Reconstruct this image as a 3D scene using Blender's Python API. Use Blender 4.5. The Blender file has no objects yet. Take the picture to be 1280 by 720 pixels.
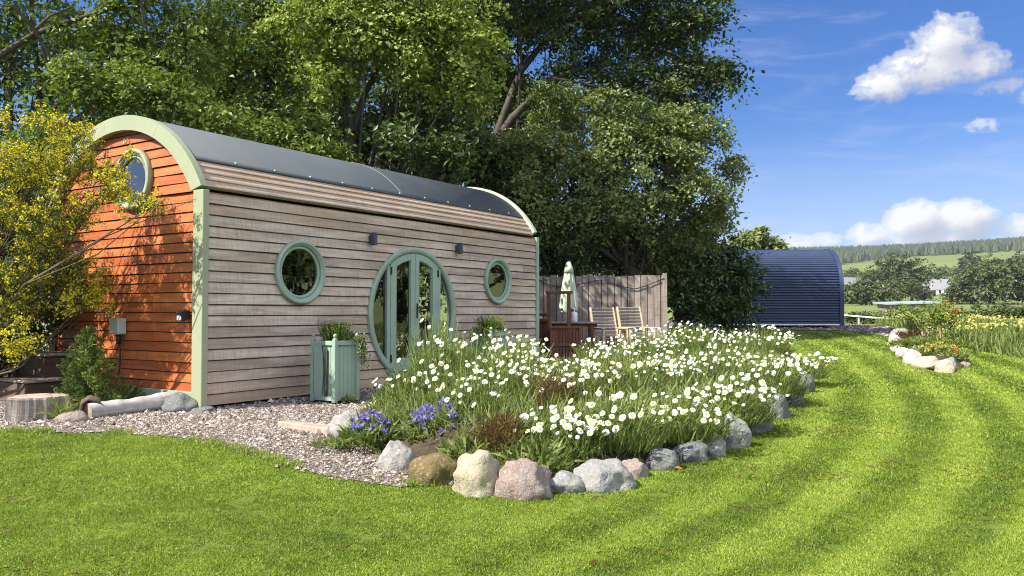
import bpy, math, random
import numpy as np
from mathutils import Vector, Matrix, noise as mnoise

random.seed(7)
RNG = np.random.default_rng(11)
SC = bpy.context.scene
COL = SC.collection
R = math.radians

# ------------------------------------------------------------------ camera model
F = 1020.0            # focal length in photo pixels (1280 wide)
EYE = 1.55
PITCH = math.atan(30.0 / F)
cp, sp = math.cos(PITCH), math.sin(PITCH)


def ray(x, y):
    a, b = (x - 640.0) / F, (360.0 - y) / F
    return np.array([a, cp - b * sp, sp + b * cp])


def at(x, y, Y):
    """world point seen at photo pixel (x, y) at distance Y along the ground axis"""
    d = ray(x, y)
    t = Y / d[1]
    return np.array([d[0] * t, Y, EYE + d[2] * t])


def H(x, y):
    """height of the ground"""
    x = np.asarray(x, float)
    y = np.asarray(y, float)
    near = 0.0355 * np.clip(y, -6, 30) - 0.16 * np.exp(-((x - 0) ** 2 + (y - 17.5) ** 2) / 32.0)
    near = near + 0.05 * np.exp(-((x + 2.4) ** 2 / 4.0 + (y - 7.6) ** 2 / 1.2))
    r = np.hypot(x, y)
    far = np.interp(r, [0, 30, 45, 60, 90, 120, 180, 250, 330, 420, 520, 700, 1000, 1250, 1500, 3000],
                    [0, 0, -.15, -.3, -.2, .35, 1.3, 3.0, 6.6, 12, 19, 36, 64, 88, 98, 102])
    az = np.arctan2(x, np.maximum(y, 1e-3))
    far = far * (1 + 0.05 * np.sin(az * 9 + 1.2) * np.clip((r - 300) / 400, 0, 1))
    return near + far


def gnd(x, y):
    d = ray(x, y)
    t = 2.0
    for _ in range(4000):
        p = d * t
        if EYE + p[2] <= H(p[0], p[1]):
            break
        t *= 1.004
    lo, hi = t / 1.004, t
    for _ in range(30):
        m = .5 * (lo + hi)
        p = d * m
        if EYE + p[2] <= H(p[0], p[1]):
            hi = m
        else:
            lo = m
    p = d * hi
    return np.array([p[0], p[1], float(H(p[0], p[1]))])


# ------------------------------------------------------------------ materials
MATS = {}


class NT:
    def __init__(self, name):
        self.m = bpy.data.materials.new(name)
        self.m.use_nodes = True
        self.t = self.m.node_tree
        self.n = self.t.nodes
        self.n.clear()
        self.out = self.n.new('ShaderNodeOutputMaterial')

    def new(self, typ, **kw):
        nd = self.n.new(typ)
        for k, v in kw.items():
            if k.startswith('i_'):
                nd.inputs[k[2:].replace('_', ' ')].default_value = v
            else:
                setattr(nd, k, v)
        return nd

    def link(self, a, b):
        self.t.links.new(a, b)

    def val(self, sock, v):
        if hasattr(v, 'links') or hasattr(v, 'is_linked'):
            self.link(v, sock)
        else:
            sock.default_value = v

    def math(self, op, a, b=0.0, c=None, clamp=False):
        nd = self.n.new('ShaderNodeMath')
        nd.operation = op
        nd.use_clamp = clamp
        self.val(nd.inputs[0], a)
        self.val(nd.inputs[1], b)
        if c is not None:
            self.val(nd.inputs[2], c)
        return nd.outputs[0]

    def mix(self, f, a, b, blend='MIX'):
        nd = self.n.new('ShaderNodeMix')
        nd.data_type = 'RGBA'
        nd.blend_type = blend
        nd.clamp_factor = True
        self.val(nd.inputs[0], f)
        for s, v in ((nd.inputs[6], a), (nd.inputs[7], b)):
            if isinstance(v, (tuple, list)):
                s.default_value = tuple(v) + ((1,) if len(v) == 3 else ())
            else:
                self.link(v, s)
        return nd.outputs[2]

    def ramp(self, f, stops, interp='LINEAR'):
        nd = self.n.new('ShaderNodeValToRGB')
        cr = nd.color_ramp
        cr.interpolation = interp
        while len(cr.elements) < len(stops):
            cr.elements.new(0.5)
        for e, (p, c) in zip(cr.elements, stops):
            e.position = p
            e.color = (c, c, c, 1) if isinstance(c, (int, float)) else tuple(c) + (1,)
        self.link(f, nd.inputs[0])
        return nd.outputs[0]

    def noise(self, co, scale, detail=3, rough=.55, dist=0):
        nd = self.n.new('ShaderNodeTexNoise')
        nd.inputs['Scale'].default_value = scale
        nd.inputs['Detail'].default_value = detail
        nd.inputs['Roughness'].default_value = rough
        nd.inputs['Distortion'].default_value = dist
        if co is not None:
            self.link(co, nd.inputs['Vector'])
        return nd.outputs['Fac']

    def mapping(self, co, scale=(1, 1, 1), loc=(0, 0, 0)):
        nd = self.n.new('ShaderNodeMapping')
        nd.inputs['Scale'].default_value = scale
        nd.inputs['Location'].default_value = loc
        self.link(co, nd.inputs['Vector'])
        return nd.outputs[0]

    def obj(self):
        return self.n.new('ShaderNodeTexCoord').outputs['Object']

    def pos(self):
        return self.n.new('ShaderNodeNewGeometry').outputs['Position']

    def attr(self, name='rnd'):
        nd = self.n.new('ShaderNodeAttribute')
        nd.attribute_name = name
        return nd.outputs['Fac']

    def objrand(self):
        return self.n.new('ShaderNodeObjectInfo').outputs['Random']

    def bump(self, h, strength=.4, dist=.02, normal=None):
        nd = self.n.new('ShaderNodeBump')
        nd.inputs['Strength'].default_value = strength
        nd.inputs['Distance'].default_value = dist
        self.link(h, nd.inputs['Height'])
        if normal is not None:
            self.link(normal, nd.inputs['Normal'])
        return nd.outputs[0]

    def princ(self, col, rough=.6, spec=.4, normal=None, metal=0.0):
        nd = self.n.new('ShaderNodeBsdfPrincipled')
        if isinstance(col, (tuple, list)):
            nd.inputs['Base Color'].default_value = tuple(col) + ((1,) if len(col) == 3 else ())
        else:
            self.link(col, nd.inputs['Base Color'])
        self.val(nd.inputs['Roughness'], rough)
        nd.inputs['Specular IOR Level'].default_value = spec
        self.val(nd.inputs['Metallic'], metal)
        if normal is not None:
            self.link(normal, nd.inputs['Normal'])
        return nd.outputs[0]

    def done(self, sh):
        self.link(sh, self.out.inputs['Surface'])
        MATS[self.m.name] = self.m
        return self.m


def leaf_mat(name, c1, c2, c3=None, trans=.35, rough=.45, spec=.35, noise_scale=.6):
    """leaf: hue varies from leaf to leaf, with real translucency"""
    t = NT(name)
    r = t.attr('rnd')
    stops = [(0, c1), (.6, c2), (1, c3 or c2)]
    col = t.ramp(r, stops)
    n = t.noise(t.pos(), noise_scale, 2)
    col = t.mix(t.math('MULTIPLY', n, .45), col, tuple(x * .6 for x in c1))
    p = t.princ(col, rough, spec)
    tr = t.new('ShaderNodeBsdfTranslucent')
    tc = t.mix(1.0, col, (1.0, 1.05, .5), 'MULTIPLY')
    t.link(tc, tr.inputs['Color'])
    mx = t.new('ShaderNodeMixShader')
    mx.inputs[0].default_value = trans
    t.link(p, mx.inputs[1])
    t.link(tr.outputs[0], mx.inputs[2])
    return t.done(mx.outputs[0])


def wood_mat(name, base, dark, light, axis=0, scale=1.0, rough=.75, stain=None, bump=.35, eaves=None):
    """sawn board: streaks along one axis, board to board tint by rnd, knots and weathering"""
    t = NT(name)
    co = t.obj()
    s = [30 * scale] * 3
    s[axis] = 1.4 * scale
    g = t.noise(t.mapping(co, tuple(s)), 1.0, 5, .62, .6)
    s2 = [5 * scale] * 3
    s2[axis] = .8 * scale
    w = t.noise(t.mapping(co, tuple(s2)), 1.0, 3, .6)
    saw = [4.0] * 3
    saw[axis] = 30 * scale
    sw = t.noise(t.mapping(co, tuple(saw)), 1.0, 2, .6)
    s3 = [7.2 * scale] * 3
    s3[axis] = 1.1 * scale
    bl = t.noise(t.mapping(co, tuple(s3), (3.3, 1.7, 5.1)), 1.0, 4, .6)
    col = t.ramp(g, [(.25, dark), (.52, base), (.78, light)])
    r = t.attr('rnd')
    col = t.mix(t.math('MULTIPLY', t.math('SUBTRACT', r, .5), 1.15, clamp=True), col, dark)
    col = t.mix(t.math('MULTIPLY', t.math('SUBTRACT', .5, r), .8, clamp=True), col, light)
    if stain:
        col = t.mix(t.ramp(w, [(.5, 0.0), (.72, .65)]), col, stain)
    col = t.mix(t.ramp(sw, [(.42, 0.0), (.75, .55)]), col, dark)
    col = t.mix(t.ramp(bl, [(.5, 0.0), (.72, .6)]), col, light)
    col = t.mix(t.ramp(bl, [(.28, .55), (.46, 0.0)]), col, dark)
    if eaves:            # run-off staining below the roof boards and towards the splash zone
        sz = t.n.new('ShaderNodeSeparateXYZ')
        t.link(co, sz.inputs[0])
        zz = t.math('ADD', t.math('DIVIDE', sz.outputs[2], 3.0), t.math('MULTIPLY', t.math('SUBTRACT', w, .5), .35))
        col = t.mix(t.math('MULTIPLY', t.ramp(zz, [(.70, 0.0), (.90, .75)]), bl), col, eaves)
        col = t.mix(t.ramp(zz, [(.02, .5), (.16, 0.0)]), col, eaves)
    h = t.math('ADD', g, t.math('MULTIPLY', sw, .5))
    return t.done(t.princ(col, rough, .3, t.bump(h, bump, .004)))


def paint_mat(name, c, rough=.5, wear=.2, dirt=(.12, .13, .09), spec=.4, scale=3.0):
    t = NT(name)
    co = t.obj()
    n = t.noise(co, scale, 5, .65)
    n2 = t.noise(t.mapping(co, (14, 14, 2)), 1.5, 4, .6)
    col = t.mix(t.math('MULTIPLY', t.ramp(n, [(.4, 0.0), (.75, 1.0)]), wear), c, dirt)
    col = t.mix(t.math('MULTIPLY', n2, wear * .5), col, tuple(min(1, x * 1.25) for x in c))
    rg = t.ramp(n, [(.3, rough * .85), (.7, min(1, rough * 1.2))])
    return t.done(t.princ(col, rg, spec, t.bump(n2, .15, .003)))


def stone_mat(name, a, b, spots, moss=None, moss_amt=.0, scale=1.0):
    t = NT(name)
    co = t.obj()
    n = t.noise(co, 4 * scale, 6, .65)
    f = t.noise(co, 38 * scale, 4, .7)
    v = t.new('ShaderNodeTexVoronoi')
    v.inputs['Scale'].default_value = 60 * scale
    t.link(co, v.inputs['Vector'])
    col = t.ramp(n, [(.3, a), (.68, b)])
    col = t.mix(t.ramp(f, [(.52, 0.0), (.66, .75)]), col, spots)
    col = t.mix(t.ramp(v.outputs['Distance'], [(.1, .35), (.35, 0.0)]), col, tuple(x * .45 for x in a))
    if moss:
        mm = t.noise(co, 6 * scale, 4, .7)
        col = t.mix(t.math('MULTIPLY', t.ramp(mm, [(.45, 0.0), (.58, 1.0)]), moss_amt), col, moss)
    h = t.math('ADD', n, t.math('MULTIPLY', f, .35))
    return t.done(t.princ(col, .85, .25, t.bump(h, .9, .05)))


# ------------------------------------------------------------------ mesh building
def link(o, parent=None):
    COL.objects.link(o)
    if parent is not None:
        o.parent = parent
    return o


def np_mesh(name, V, Fs, mats, rnd=None, midx=None, smooth=False):
    """Fs: int array (M,k)"""
    V = np.asarray(V, np.float32).reshape(-1, 3)
    Fs = np.asarray(Fs, np.int32)
    M, k = Fs.shape
    me = bpy.data.meshes.new(name)
    me.vertices.add(len(V))
    me.vertices.foreach_set('co', V.ravel())
    me.loops.add(M * k)
    me.loops.foreach_set('vertex_index', Fs.ravel())
    me.polygons.add(M)
    me.polygons.foreach_set('loop_start', np.arange(0, M * k, k, dtype=np.int32))
    me.polygons.foreach_set('loop_total', np.full(M, k, dtype=np.int32))
    for m in (mats if isinstance(mats, (list, tuple)) else [mats]):
        me.materials.append(m)
    if midx is not None:
        me.polygons.foreach_set('material_index', np.asarray(midx, np.int32))
    if rnd is not None:
        at_ = me.attributes.new('rnd', 'FLOAT', 'FACE')
        at_.data.foreach_set('value', np.asarray(rnd, np.float32))
    me.polygons.foreach_set('use_smooth', np.full(M, bool(smooth)))
    me.update(calc_edges=True)
    return me


class MB:
    """collects shapes into one mesh"""

    def __init__(self):
        self.v, self.f, self.r, self.m, self.s = [], [], [], [], []

    def add(self, V, Fs, rnd=.5, mat=0, smooth=False):
        o = len(self.v)
        self.v.extend([tuple(map(float, p)) for p in V])
        for fc in Fs:
            self.f.append(tuple(o + i for i in fc))
            self.r.append(rnd)
            self.m.append(mat)
            self.s.append(smooth)
        return self

    def box(self, c, d, rz=0.0, rnd=.5, mat=0, bev=0.0, M=None):
        x, y, z = d[0] / 2, d[1] / 2, d[2] / 2
        if bev > 0:
            b = min(bev, x * .9, y * .9, z * .9)
            V = []
            for sx in (-1, 1):
                for sy in (-1, 1):
                    for sz in (-1, 1):
                        V += [(sx * (x - b), sy * (y - b), sz * z), (sx * (x - b), sy * y, sz * (z - b)), (sx * x, sy * (y - b), sz * (z - b))]
            idx = lambda sx, sy, sz, k: ((sx > 0) * 4 + (sy > 0) * 2 + (sz > 0)) * 3 + k
            Fs = []
            for s in (-1, 1):
                q = [(-1, -1), (1, -1), (1, 1), (-1, 1)]
                Fs.append([idx(a, b_, s, 0) for a, b_ in (q if s > 0 else q[::-1])])
                Fs.append([idx(a, s, b_, 1) for a, b_ in (q[::-1] if s > 0 else q)])
                Fs.append([idx(s, a, b_, 2) for a, b_ in (q if s > 0 else q[::-1])])
            for a in (-1, 1):
                for b_ in (-1, 1):
                    Fs.append([idx(a, b_, -1, 1), idx(a, b_, 1, 1), idx(a, b_, 1, 2), idx(a, b_, -1, 2)])
                    Fs.append([idx(a, -1, b_, 0), idx(a, 1, b_, 0), idx(a, 1, b_, 2), idx(a, -1, b_, 2)])
                    Fs.append([idx(-1, a, b_, 0), idx(1, a, b_, 0), idx(1, a, b_, 1), idx(-1, a, b_, 1)])
                    for c_ in (-1, 1):
                        Fs.append([idx(a, b_, c_, 0), idx(a, b_, c_, 1), idx(a, b_, c_, 2)])
        else:
            V = [(sx * x, sy * y, sz * z) for sx in (-1, 1) for sy in (-1, 1) for sz in (-1, 1)]
            Fs = [(0, 1, 3, 2), (4, 6, 7, 5), (0, 4, 5, 1), (2, 3, 7, 6), (0, 2, 6, 4), (1, 5, 7, 3)]
        ca, sa = math.cos(rz), math.sin(rz)
        out = []
        for p in V:
            if M is not None:
                q = M @ Vector(p)
                out.append((q.x, q.y, q.z))
            else:
                out.append((c[0] + p[0] * ca - p[1] * sa, c[1] + p[0] * sa + p[1] * ca, c[2] + p[2]))
        return self.add(out, Fs, rnd, mat)

    def beam(self, a, b, w, h, rnd=.5, mat=0, up=(0, 0, 1), bev=0.0):
        a, b = Vector(a), Vector(b)
        d = (b - a)
        L = d.length
        X = d.normalized()
        U = Vector(up)
        if abs(X.dot(U)) > .98:
            U = Vector((0, 1, 0))
        Yv = U.cross(X).normalized()
        Z = X.cross(Yv)
        M = Matrix.Translation((a + b) / 2) @ Matrix((X, Yv, Z)).transposed().to_4x4()
        return self.box((0, 0, 0), (L, w, h), 0, rnd, mat, bev, M)

    def tube(self, pts, rads, n=8, cap=True, rnd=.5, mat=0, smooth=True):
        pts = [Vector(p) for p in pts]
        if not hasattr(rads, '__len__'):
            rads = [rads] * len(pts)
        V, Fs = [], []
        ref = None
        for i, p in enumerate(pts):
            t = (pts[min(i + 1, len(pts) - 1)] - pts[max(i - 1, 0)])
            t = t.normalized() if t.length > 1e-9 else Vector((0, 0, 1))
            if ref is None:
                ref = Vector((1, 0, 0)) if abs(t.x) < .8 else Vector((0, 1, 0))
            a = (ref - t * ref.dot(t)).normalized()
            ref = a
            b = t.cross(a)
            for k in range(n):
                an = 2 * math.pi * k / n
                V.append(p + (a * math.cos(an) + b * math.sin(an)) * rads[i])
        for i in range(len(pts) - 1):
            for k in range(n):
                k2 = (k + 1) % n
                Fs.append((i * n + k, i * n + k2, (i + 1) * n + k2, (i + 1) * n + k))
        self.add(V, Fs, rnd, mat, smooth)
        if cap:
            o = len(self.v) - len(V)
            for base, rev in ((0, True), ((len(pts) - 1) * n, False)):
                fc = [o + base + k for k in range(n)]
                self.f.append(tuple(fc[::-1] if rev else fc))
                self.r.append(rnd)
                self.m.append(mat)
                self.s.append(False)
        return self

    def lathe(self, c, prof, n=48, axis='y', a0=0.0, a1=2 * math.pi, closed=True, rnd=.5, mat=0, smooth=True):
        """prof: (radius, along axis). closed: the profile is a closed loop"""
        full = abs(a1 - a0 - 2 * math.pi) < 1e-6
        m = n if full else n + 1
        V = []
        for k in range(m):
            a = a0 + (a1 - a0) * k / n
            ca, sa = math.cos(a), math.sin(a)
            for r, h in prof:
                if axis == 'y':
                    V.append((c[0] + r * ca, c[1] + h, c[2] + r * sa))
                elif axis == 'x':
                    V.append((c[0] + h, c[1] + r * ca, c[2] + r * sa))
                else:
                    V.append((c[0] + r * ca, c[1] + r * sa, c[2] + h))
        P = len(prof)
        Fs = []
        for k in range(n):
            k2 = (k + 1) % m
            for j in range(P if closed else P - 1):
                j2 = (j + 1) % P
                Fs.append((k * P + j, k * P + j2, k2 * P + j2, k2 * P + j))
        self.add(V, Fs, rnd, mat, smooth)
        if not full and closed:
            o = len(self.v) - len(V)
            for base in (0, n * P):
                self.f.append(tuple(o + base + j for j in range(P)))
                self.r.append(rnd)
                self.m.append(mat)
                self.s.append(False)
        return self

    def loops(self, outer, inner, y0, y1, rnd=.5, mat=0):
        """flat frame between two matching loops (x,z), from y0 (front) to y1"""
        n = len(outer)
        V = [(x, y0, z) for x, z in outer] + [(x, y0, z) for x, z in inner] + [(x, y1, z) for x, z in outer] + [(x, y1, z) for x, z in inner]
        Fs = []
        for i in range(n):
            j = (i + 1) % n
            Fs += [(i, j, n + j, n + i), (2 * n + i, 2 * n + j, j, i), (n + i, n + j, 3 * n + j, 3 * n + i), (3 * n + i, 3 * n + j, 2 * n + j, 2 * n + i)]
        return self.add(V, Fs, rnd, mat)

    def plate(self, loop, y0, y1=None, rnd=.5, mat=0):
        n = len(loop)
        if y1 is None:
            return self.add([(x, y0, z) for x, z in loop], [tuple(range(n))], rnd, mat)
        V = [(x, y0, z) for x, z in loop] + [(x, y1, z) for x, z in loop]
        Fs = [tuple(range(n)), tuple(range(2 * n - 1, n - 1, -1))]
        Fs += [(i, n + i, n + (i + 1) % n, (i + 1) % n) for i in range(n)]
        return self.add(V, Fs, rnd, mat)

    def build(self, name, mats, parent=None, smooth=None, loc=None):
        me = bpy.data.meshes.new(name)
        me.from_pydata(self.v, [], self.f)
        for m in (mats if isinstance(mats, (list, tuple)) else [mats]):
            me.materials.append(m)
        me.polygons.foreach_set('material_index', self.m)
        me.polygons.foreach_set('use_smooth', self.s if smooth is None else [smooth] * len(self.f))
        a = me.attributes.new('rnd', 'FLOAT', 'FACE')
        a.data.foreach_set('value', self.r)
        me.update()
        import bmesh
        bm = bmesh.new()
        bm.from_mesh(me)
        bmesh.ops.recalc_face_normals(bm, faces=bm.faces)
        bm.to_mesh(me)
        bm.free()
        o = bpy.data.objects.new(name, me)
        if loc is not None:
            o.location = loc
        return link(o, parent)


def obj_from(name, me, parent=None, loc=None):
    o = bpy.data.objects.new(name, me)
    if loc is not None:
        o.location = loc
    return link(o, parent)


def empty(name, loc=(0, 0, 0), rz=0.0):
    o = bpy.data.objects.new(name, None)
    o.empty_display_size = .2
    o.location = tuple(map(float, loc))
    o.rotation_euler = (0, 0, rz)
    return link(o)


def tag(o, label=None, cat=None, group=None, kind=None):
    if label:
        o['label'] = label
    if cat:
        o['category'] = cat
    if group:
        o['group'] = group
    if kind:
        o['kind'] = kind
    return o


def kids(o):
    return list(o.children)


def copy_tree(o, parent=None):
    c = o.copy()
    COL.objects.link(c)
    c.parent = parent
    for ch in kids(o):
        copy_tree(ch, c)
    return c


# ------------------------------------------------------------------ bulk leaves
def unit(a):
    return a / np.maximum(np.linalg.norm(a, axis=-1, keepdims=True), 1e-9)


def rand_dirs(n):
    return unit(RNG.normal(size=(n, 3)))


def leaf_quads(P, N, size, aspect=.55, fold=.18, droop=None):
    """one folded diamond leaf per point; N = facing of the leaf, tip direction random in its plane"""
    n = len(P)
    size = np.broadcast_to(np.asarray(size, float), (n,))[:, None]
    d = rand_dirs(n)
    if droop is not None:
        d = unit(d + np.array([0, 0, -droop]))
    T = unit(d - N * np.sum(d * N, 1, keepdims=True))
    S = np.cross(N, T)
    w = size * aspect * .5
    V = np.stack([P - T * size * .5, P + S * w + N * size * fold, P + T * size * .5, P - S * w + N * size * fold], 1)
    return V.reshape(-1, 3)


def blades(P, D, length, width, bend=.3):
    """a pointed strip of two quads per point, growing along D"""
    n = len(P)
    length = np.broadcast_to(np.asarray(length, float), (n,))[:, None]
    width = np.broadcast_to(np.asarray(width, float), (n,))[:, None]
    S = unit(np.cross(D, rand_dirs(n)))
    Nn = np.cross(S, D)
    out = Nn * length * bend * RNG.uniform(.2, 1, (n, 1))
    A = P
    B = P + D * length * .5 + out * .3
    C = P + D * length * .95 + out
    V = np.stack([A - S * width * .4, A + S * width * .4, B + S * width * .5, B - S * width * .5, C + S * width * .12, C - S * width * .12], 1)
    i = np.arange(n)[:, None] * 6
    Fq = np.concatenate([i + np.array([[0, 1, 2, 3]]), i + np.array([[3, 2, 4, 5]])], 1).reshape(-1, 4)
    return V.reshape(-1, 3), Fq


def quadfaces(n):
    return np.arange(n * 4, dtype=np.int32).reshape(n, 4)


def in_poly(x, y, poly):
    x = np.asarray(x)
    y = np.asarray(y)
    c = np.zeros(x.shape, bool)
    n = len(poly)
    for i in range(n):
        x1, y1 = poly[i]
        x2, y2 = poly[(i + 1) % n]
        hit = ((y1 > y) != (y2 > y)) & (x < (x2 - x1) * (y - y1) / (y2 - y1 + 1e-12) + x1)
        c ^= hit
    return c


def vnoise(x, y, s, seed=0):
    """cheap smooth value noise for masks, vectorised"""
    x = np.asarray(x) / s
    y = np.asarray(y) / s
    xi, yi = np.floor(x).astype(int), np.floor(y).astype(int)
    fx, fy = x - xi, y - yi
    fx, fy = fx * fx * (3 - 2 * fx), fy * fy * (3 - 2 * fy)

    def h(i, j):
        v = np.sin(i * 127.1 + j * 311.7 + seed * 74.7) * 43758.5453
        return v - np.floor(v)
    return (h(xi, yi) * (1 - fx) + h(xi + 1, yi) * fx) * (1 - fy) + (h(xi, yi + 1) * (1 - fx) + h(xi + 1, yi + 1) * fx) * fy


def stone(name, mat, loc, size, seed, label=None, group=None, rz=0.0, sub=4, rough=.26, cat='stone', flat=.15):
    """a rounded boulder, part sunk in the ground"""
    import bmesh
    bm = bmesh.new()
    bmesh.ops.create_icosphere(bm, subdivisions=sub, radius=1.0)
    off = Vector((seed * 3.17, seed * 1.71, seed * 2.3))
    pl = [Vector(RNG.normal(size=3)).normalized() for _ in range(11)]
    cut = [RNG.uniform(.74, .96) for _ in pl]
    for v in bm.verts:
        p = v.co.normalized()
        q = p.copy()
        for nrm, c in zip(pl, cut):
            dd = q.dot(nrm)
            if dd > c:
                q -= nrm * (dd - c) * .85
        k = 1 + rough * (mnoise.noise(p * 1.3 + off)) + rough * .42 * mnoise.noise(p * 3.3 + off) + rough * .22 * mnoise.noise(p * 8 + off) + rough * .10 * mnoise.noise(p * 19 + off)
        q *= k
        if q.z < -.35:
            q.z = -.35 + (q.z + .35) * flat
        v.co = Vector((q.x * size[0], q.y * size[1], q.z * size[2]))
    for f in bm.faces:
        f.smooth = True
    me = bpy.data.meshes.new(name)
    bm.to_mesh(me)
    bm.free()
    me.materials.append(mat)
    o = obj_from(name, me, None, (loc[0], loc[1], loc[2] + size[2] * .33))
    o.rotation_euler = (0, 0, rz)
    if label:
        tag(o, label, cat, group)
    return o
# ------------------------------------------------------------------ render, camera, light
SC.render.engine = 'CYCLES'
SC.cycles.max_bounces = 6
SC.cycles.diffuse_bounces = 2
SC.cycles.glossy_bounces = 4
SC.cycles.transmission_bounces = 4
SC.cycles.transparent_max_bounces = 6
SC.cycles.sample_clamp_indirect = 6.0
SC.cycles.use_denoising = True
SC.cycles.denoising_prefilter = 'NONE'
SC.cycles.filter_width = 1.05
SC.cycles.caustics_reflective = False
SC.cycles.caustics_refractive = False
SC.view_settings.view_transform = 'Standard'
SC.view_settings.look = 'None'
SC.view_settings.gamma = 1.0
SC.view_settings.exposure = 1.6

cam = bpy.data.cameras.new('camera')
cam.sensor_width = 36.0
cam.lens = 36.0 * F / 1280.0
cam.clip_end = 8000
camo = bpy.data.objects.new('camera', cam)
COL.objects.link(camo)
camo.location = (0, 0, EYE)
camo.rotation_euler = (R(90) + PITCH, 0, 0)
SC.camera = camo

SUN_EL = R(45)
SAZ = math.atan2(-.475, -.88)            # direction towards the sun, measured from +X
SDIR = Vector((math.cos(SAZ) * math.cos(SUN_EL), math.sin(SAZ) * math.cos(SUN_EL), math.sin(SUN_EL)))
sun = bpy.data.lights.new('sun', 'SUN')
sun.energy = 3.7
sun.angle = R(.55)
sun.color = (1.0, .94, .83)
suno = bpy.data.objects.new('sun', sun)
COL.objects.link(suno)
suno.location = (-20, -20, 30)
suno.rotation_euler = SDIR.to_track_quat('Z', 'Y').to_euler()

W = bpy.data.worlds.new('World')
SC.world = W
W.use_nodes = True


def build_world():
    t = NT.__new__(NT)
    t.t = W.node_tree
    t.n = t.t.nodes
    t.n.clear()
    out = t.n.new('ShaderNodeOutputWorld')
    bg = t.n.new('ShaderNodeBackground')
    sky = t.n.new('ShaderNodeTexSky')
    sky.sky_type = 'NISHITA'
    sky.sun_disc = False
    sky.sun_elevation = SUN_EL
    sky.sun_rotation = math.atan2(SDIR.x, SDIR.y)
    sky.altitude = 0
    sky.air_density = 1.0
    sky.dust_density = .6
    sky.ozone_density = 3.0
    hs = t.n.new('ShaderNodeHueSaturation')
    hs.inputs['Saturation'].default_value = 1.25
    hs.inputs['Value'].default_value = 1.0
    t.link(sky.outputs[0], hs.inputs['Color'])
    base = t.mix(1.0, hs.outputs[0], (.285, .340, .480), 'MULTIPLY')
    co = t.n.new('ShaderNodeTexCoord').outputs['Generated']
    sep = t.n.new('ShaderNodeSeparateXYZ')
    t.link(co, sep.inputs[0])
    DEG = 57.29578
    az = t.math('MULTIPLY', t.math('ARCTAN2', sep.outputs[0], sep.outputs[1]), DEG)
    el = t.math('MULTIPLY', t.math('ARCSINE', sep.outputs[2]), DEG)

    def dens(dx, dy, noisy=True):
        a = t.math('ADD', az, dx)
        e = t.math('ADD', el, dy)
        cb = t.n.new('ShaderNodeCombineXYZ')
        t.link(a, cb.inputs[0])
        t.link(t.math('MULTIPLY', e, 1.25), cb.inputs[1])
        n = t.noise(cb.outputs[0], .62, 6, .58, .25)
        n2 = t.noise(cb.outputs[0], 2.4, 3, .6)
        tot = None
        # azimuth, elevation, half width, half height, weight
        for (ca, ce, ra, re, wt) in ((27.3, 15.0, 3.4, 1.55, 1.0), (28.2, 16.4, 2.1, 1.7, 1.0), (24.6, 14.3, 2.0, 1.2, .9), (30.1, 14.9, 1.7, 1.2, .8),
                                     (26.4, 5.8, 1.9, 1.5, 1.35), (28.9, 5.6, 2.1, 1.45, 1.3), (27.6, 4.6, 3.0, .9, 1.1),
                                     (31.0, 13.4, 1.3, .5, .45), (33.6, 12.6, 1.8, .7, .7), (30.2, 11.2, .9, .5, .35),
                                     (20.2, 4.7, 2.2, .6, .65), (23.5, 4.9, 1.5, .8, .85), (33.0, 5.0, 2.4, .9, .8),
                                     (100, 32, 38, 24, 1.6), (150, 34, 38, 26, 1.6), (-160, 40, 26, 20, 1.2), (-75, 22, 14, 8, 1)):  # large banks out of view, added as fill light for the shaded wall
            u = t.math('DIVIDE', t.math('SUBTRACT', a, ca), ra)
            v = t.math('DIVIDE', t.math('SUBTRACT', e, ce), re)
            d = t.math('MULTIPLY', t.math('SUBTRACT', 1.0, t.math('ADD', t.math('MULTIPLY', u, u), t.math('MULTIPLY', v, v))), wt)
            tot = d if tot is None else t.math('SMOOTH_MAX', tot, d, .35)
        if not noisy:
            return None, tot
        nn = t.math('ADD', t.math('MULTIPLY', t.math('SUBTRACT', n, .5), 2.3), t.math('MULTIPLY', t.math('SUBTRACT', n2, .5), .8))
        return t.math('ADD', t.math('ADD', tot, .12), nn), tot

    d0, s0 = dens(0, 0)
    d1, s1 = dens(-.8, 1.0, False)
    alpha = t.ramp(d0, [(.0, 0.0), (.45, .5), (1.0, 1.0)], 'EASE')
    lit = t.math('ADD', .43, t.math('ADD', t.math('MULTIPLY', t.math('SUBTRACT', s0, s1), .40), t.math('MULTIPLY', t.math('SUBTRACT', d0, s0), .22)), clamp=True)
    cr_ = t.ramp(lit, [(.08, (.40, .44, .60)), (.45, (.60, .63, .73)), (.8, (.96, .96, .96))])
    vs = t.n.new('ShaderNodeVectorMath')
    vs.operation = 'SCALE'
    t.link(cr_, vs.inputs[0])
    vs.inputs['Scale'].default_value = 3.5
    far = t.math('ADD', 1.0, t.math('MULTIPLY', t.ramp(t.math('DIVIDE', t.math('ABSOLUTE', az), 180.0), [(.27, 0.0), (.45, 1.0)]), 2.3))  # added boost: clouds out of view brightened to lift the shade
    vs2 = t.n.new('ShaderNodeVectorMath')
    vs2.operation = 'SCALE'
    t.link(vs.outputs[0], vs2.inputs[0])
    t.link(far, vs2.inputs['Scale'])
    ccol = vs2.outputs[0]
    # thin high streaks
    cb = t.n.new('ShaderNodeCombineXYZ')
    t.link(t.math('MULTIPLY', az, .07), cb.inputs[0])
    t.link(t.math('MULTIPLY', el, .33), cb.inputs[1])
    st = t.noise(cb.outputs[0], 1.6, 6, .62, 1.0)
    streak = t.math('MULTIPLY', t.ramp(st, [(.45, 0.0), (.85, 1.0)], 'EASE'), .40)
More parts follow.
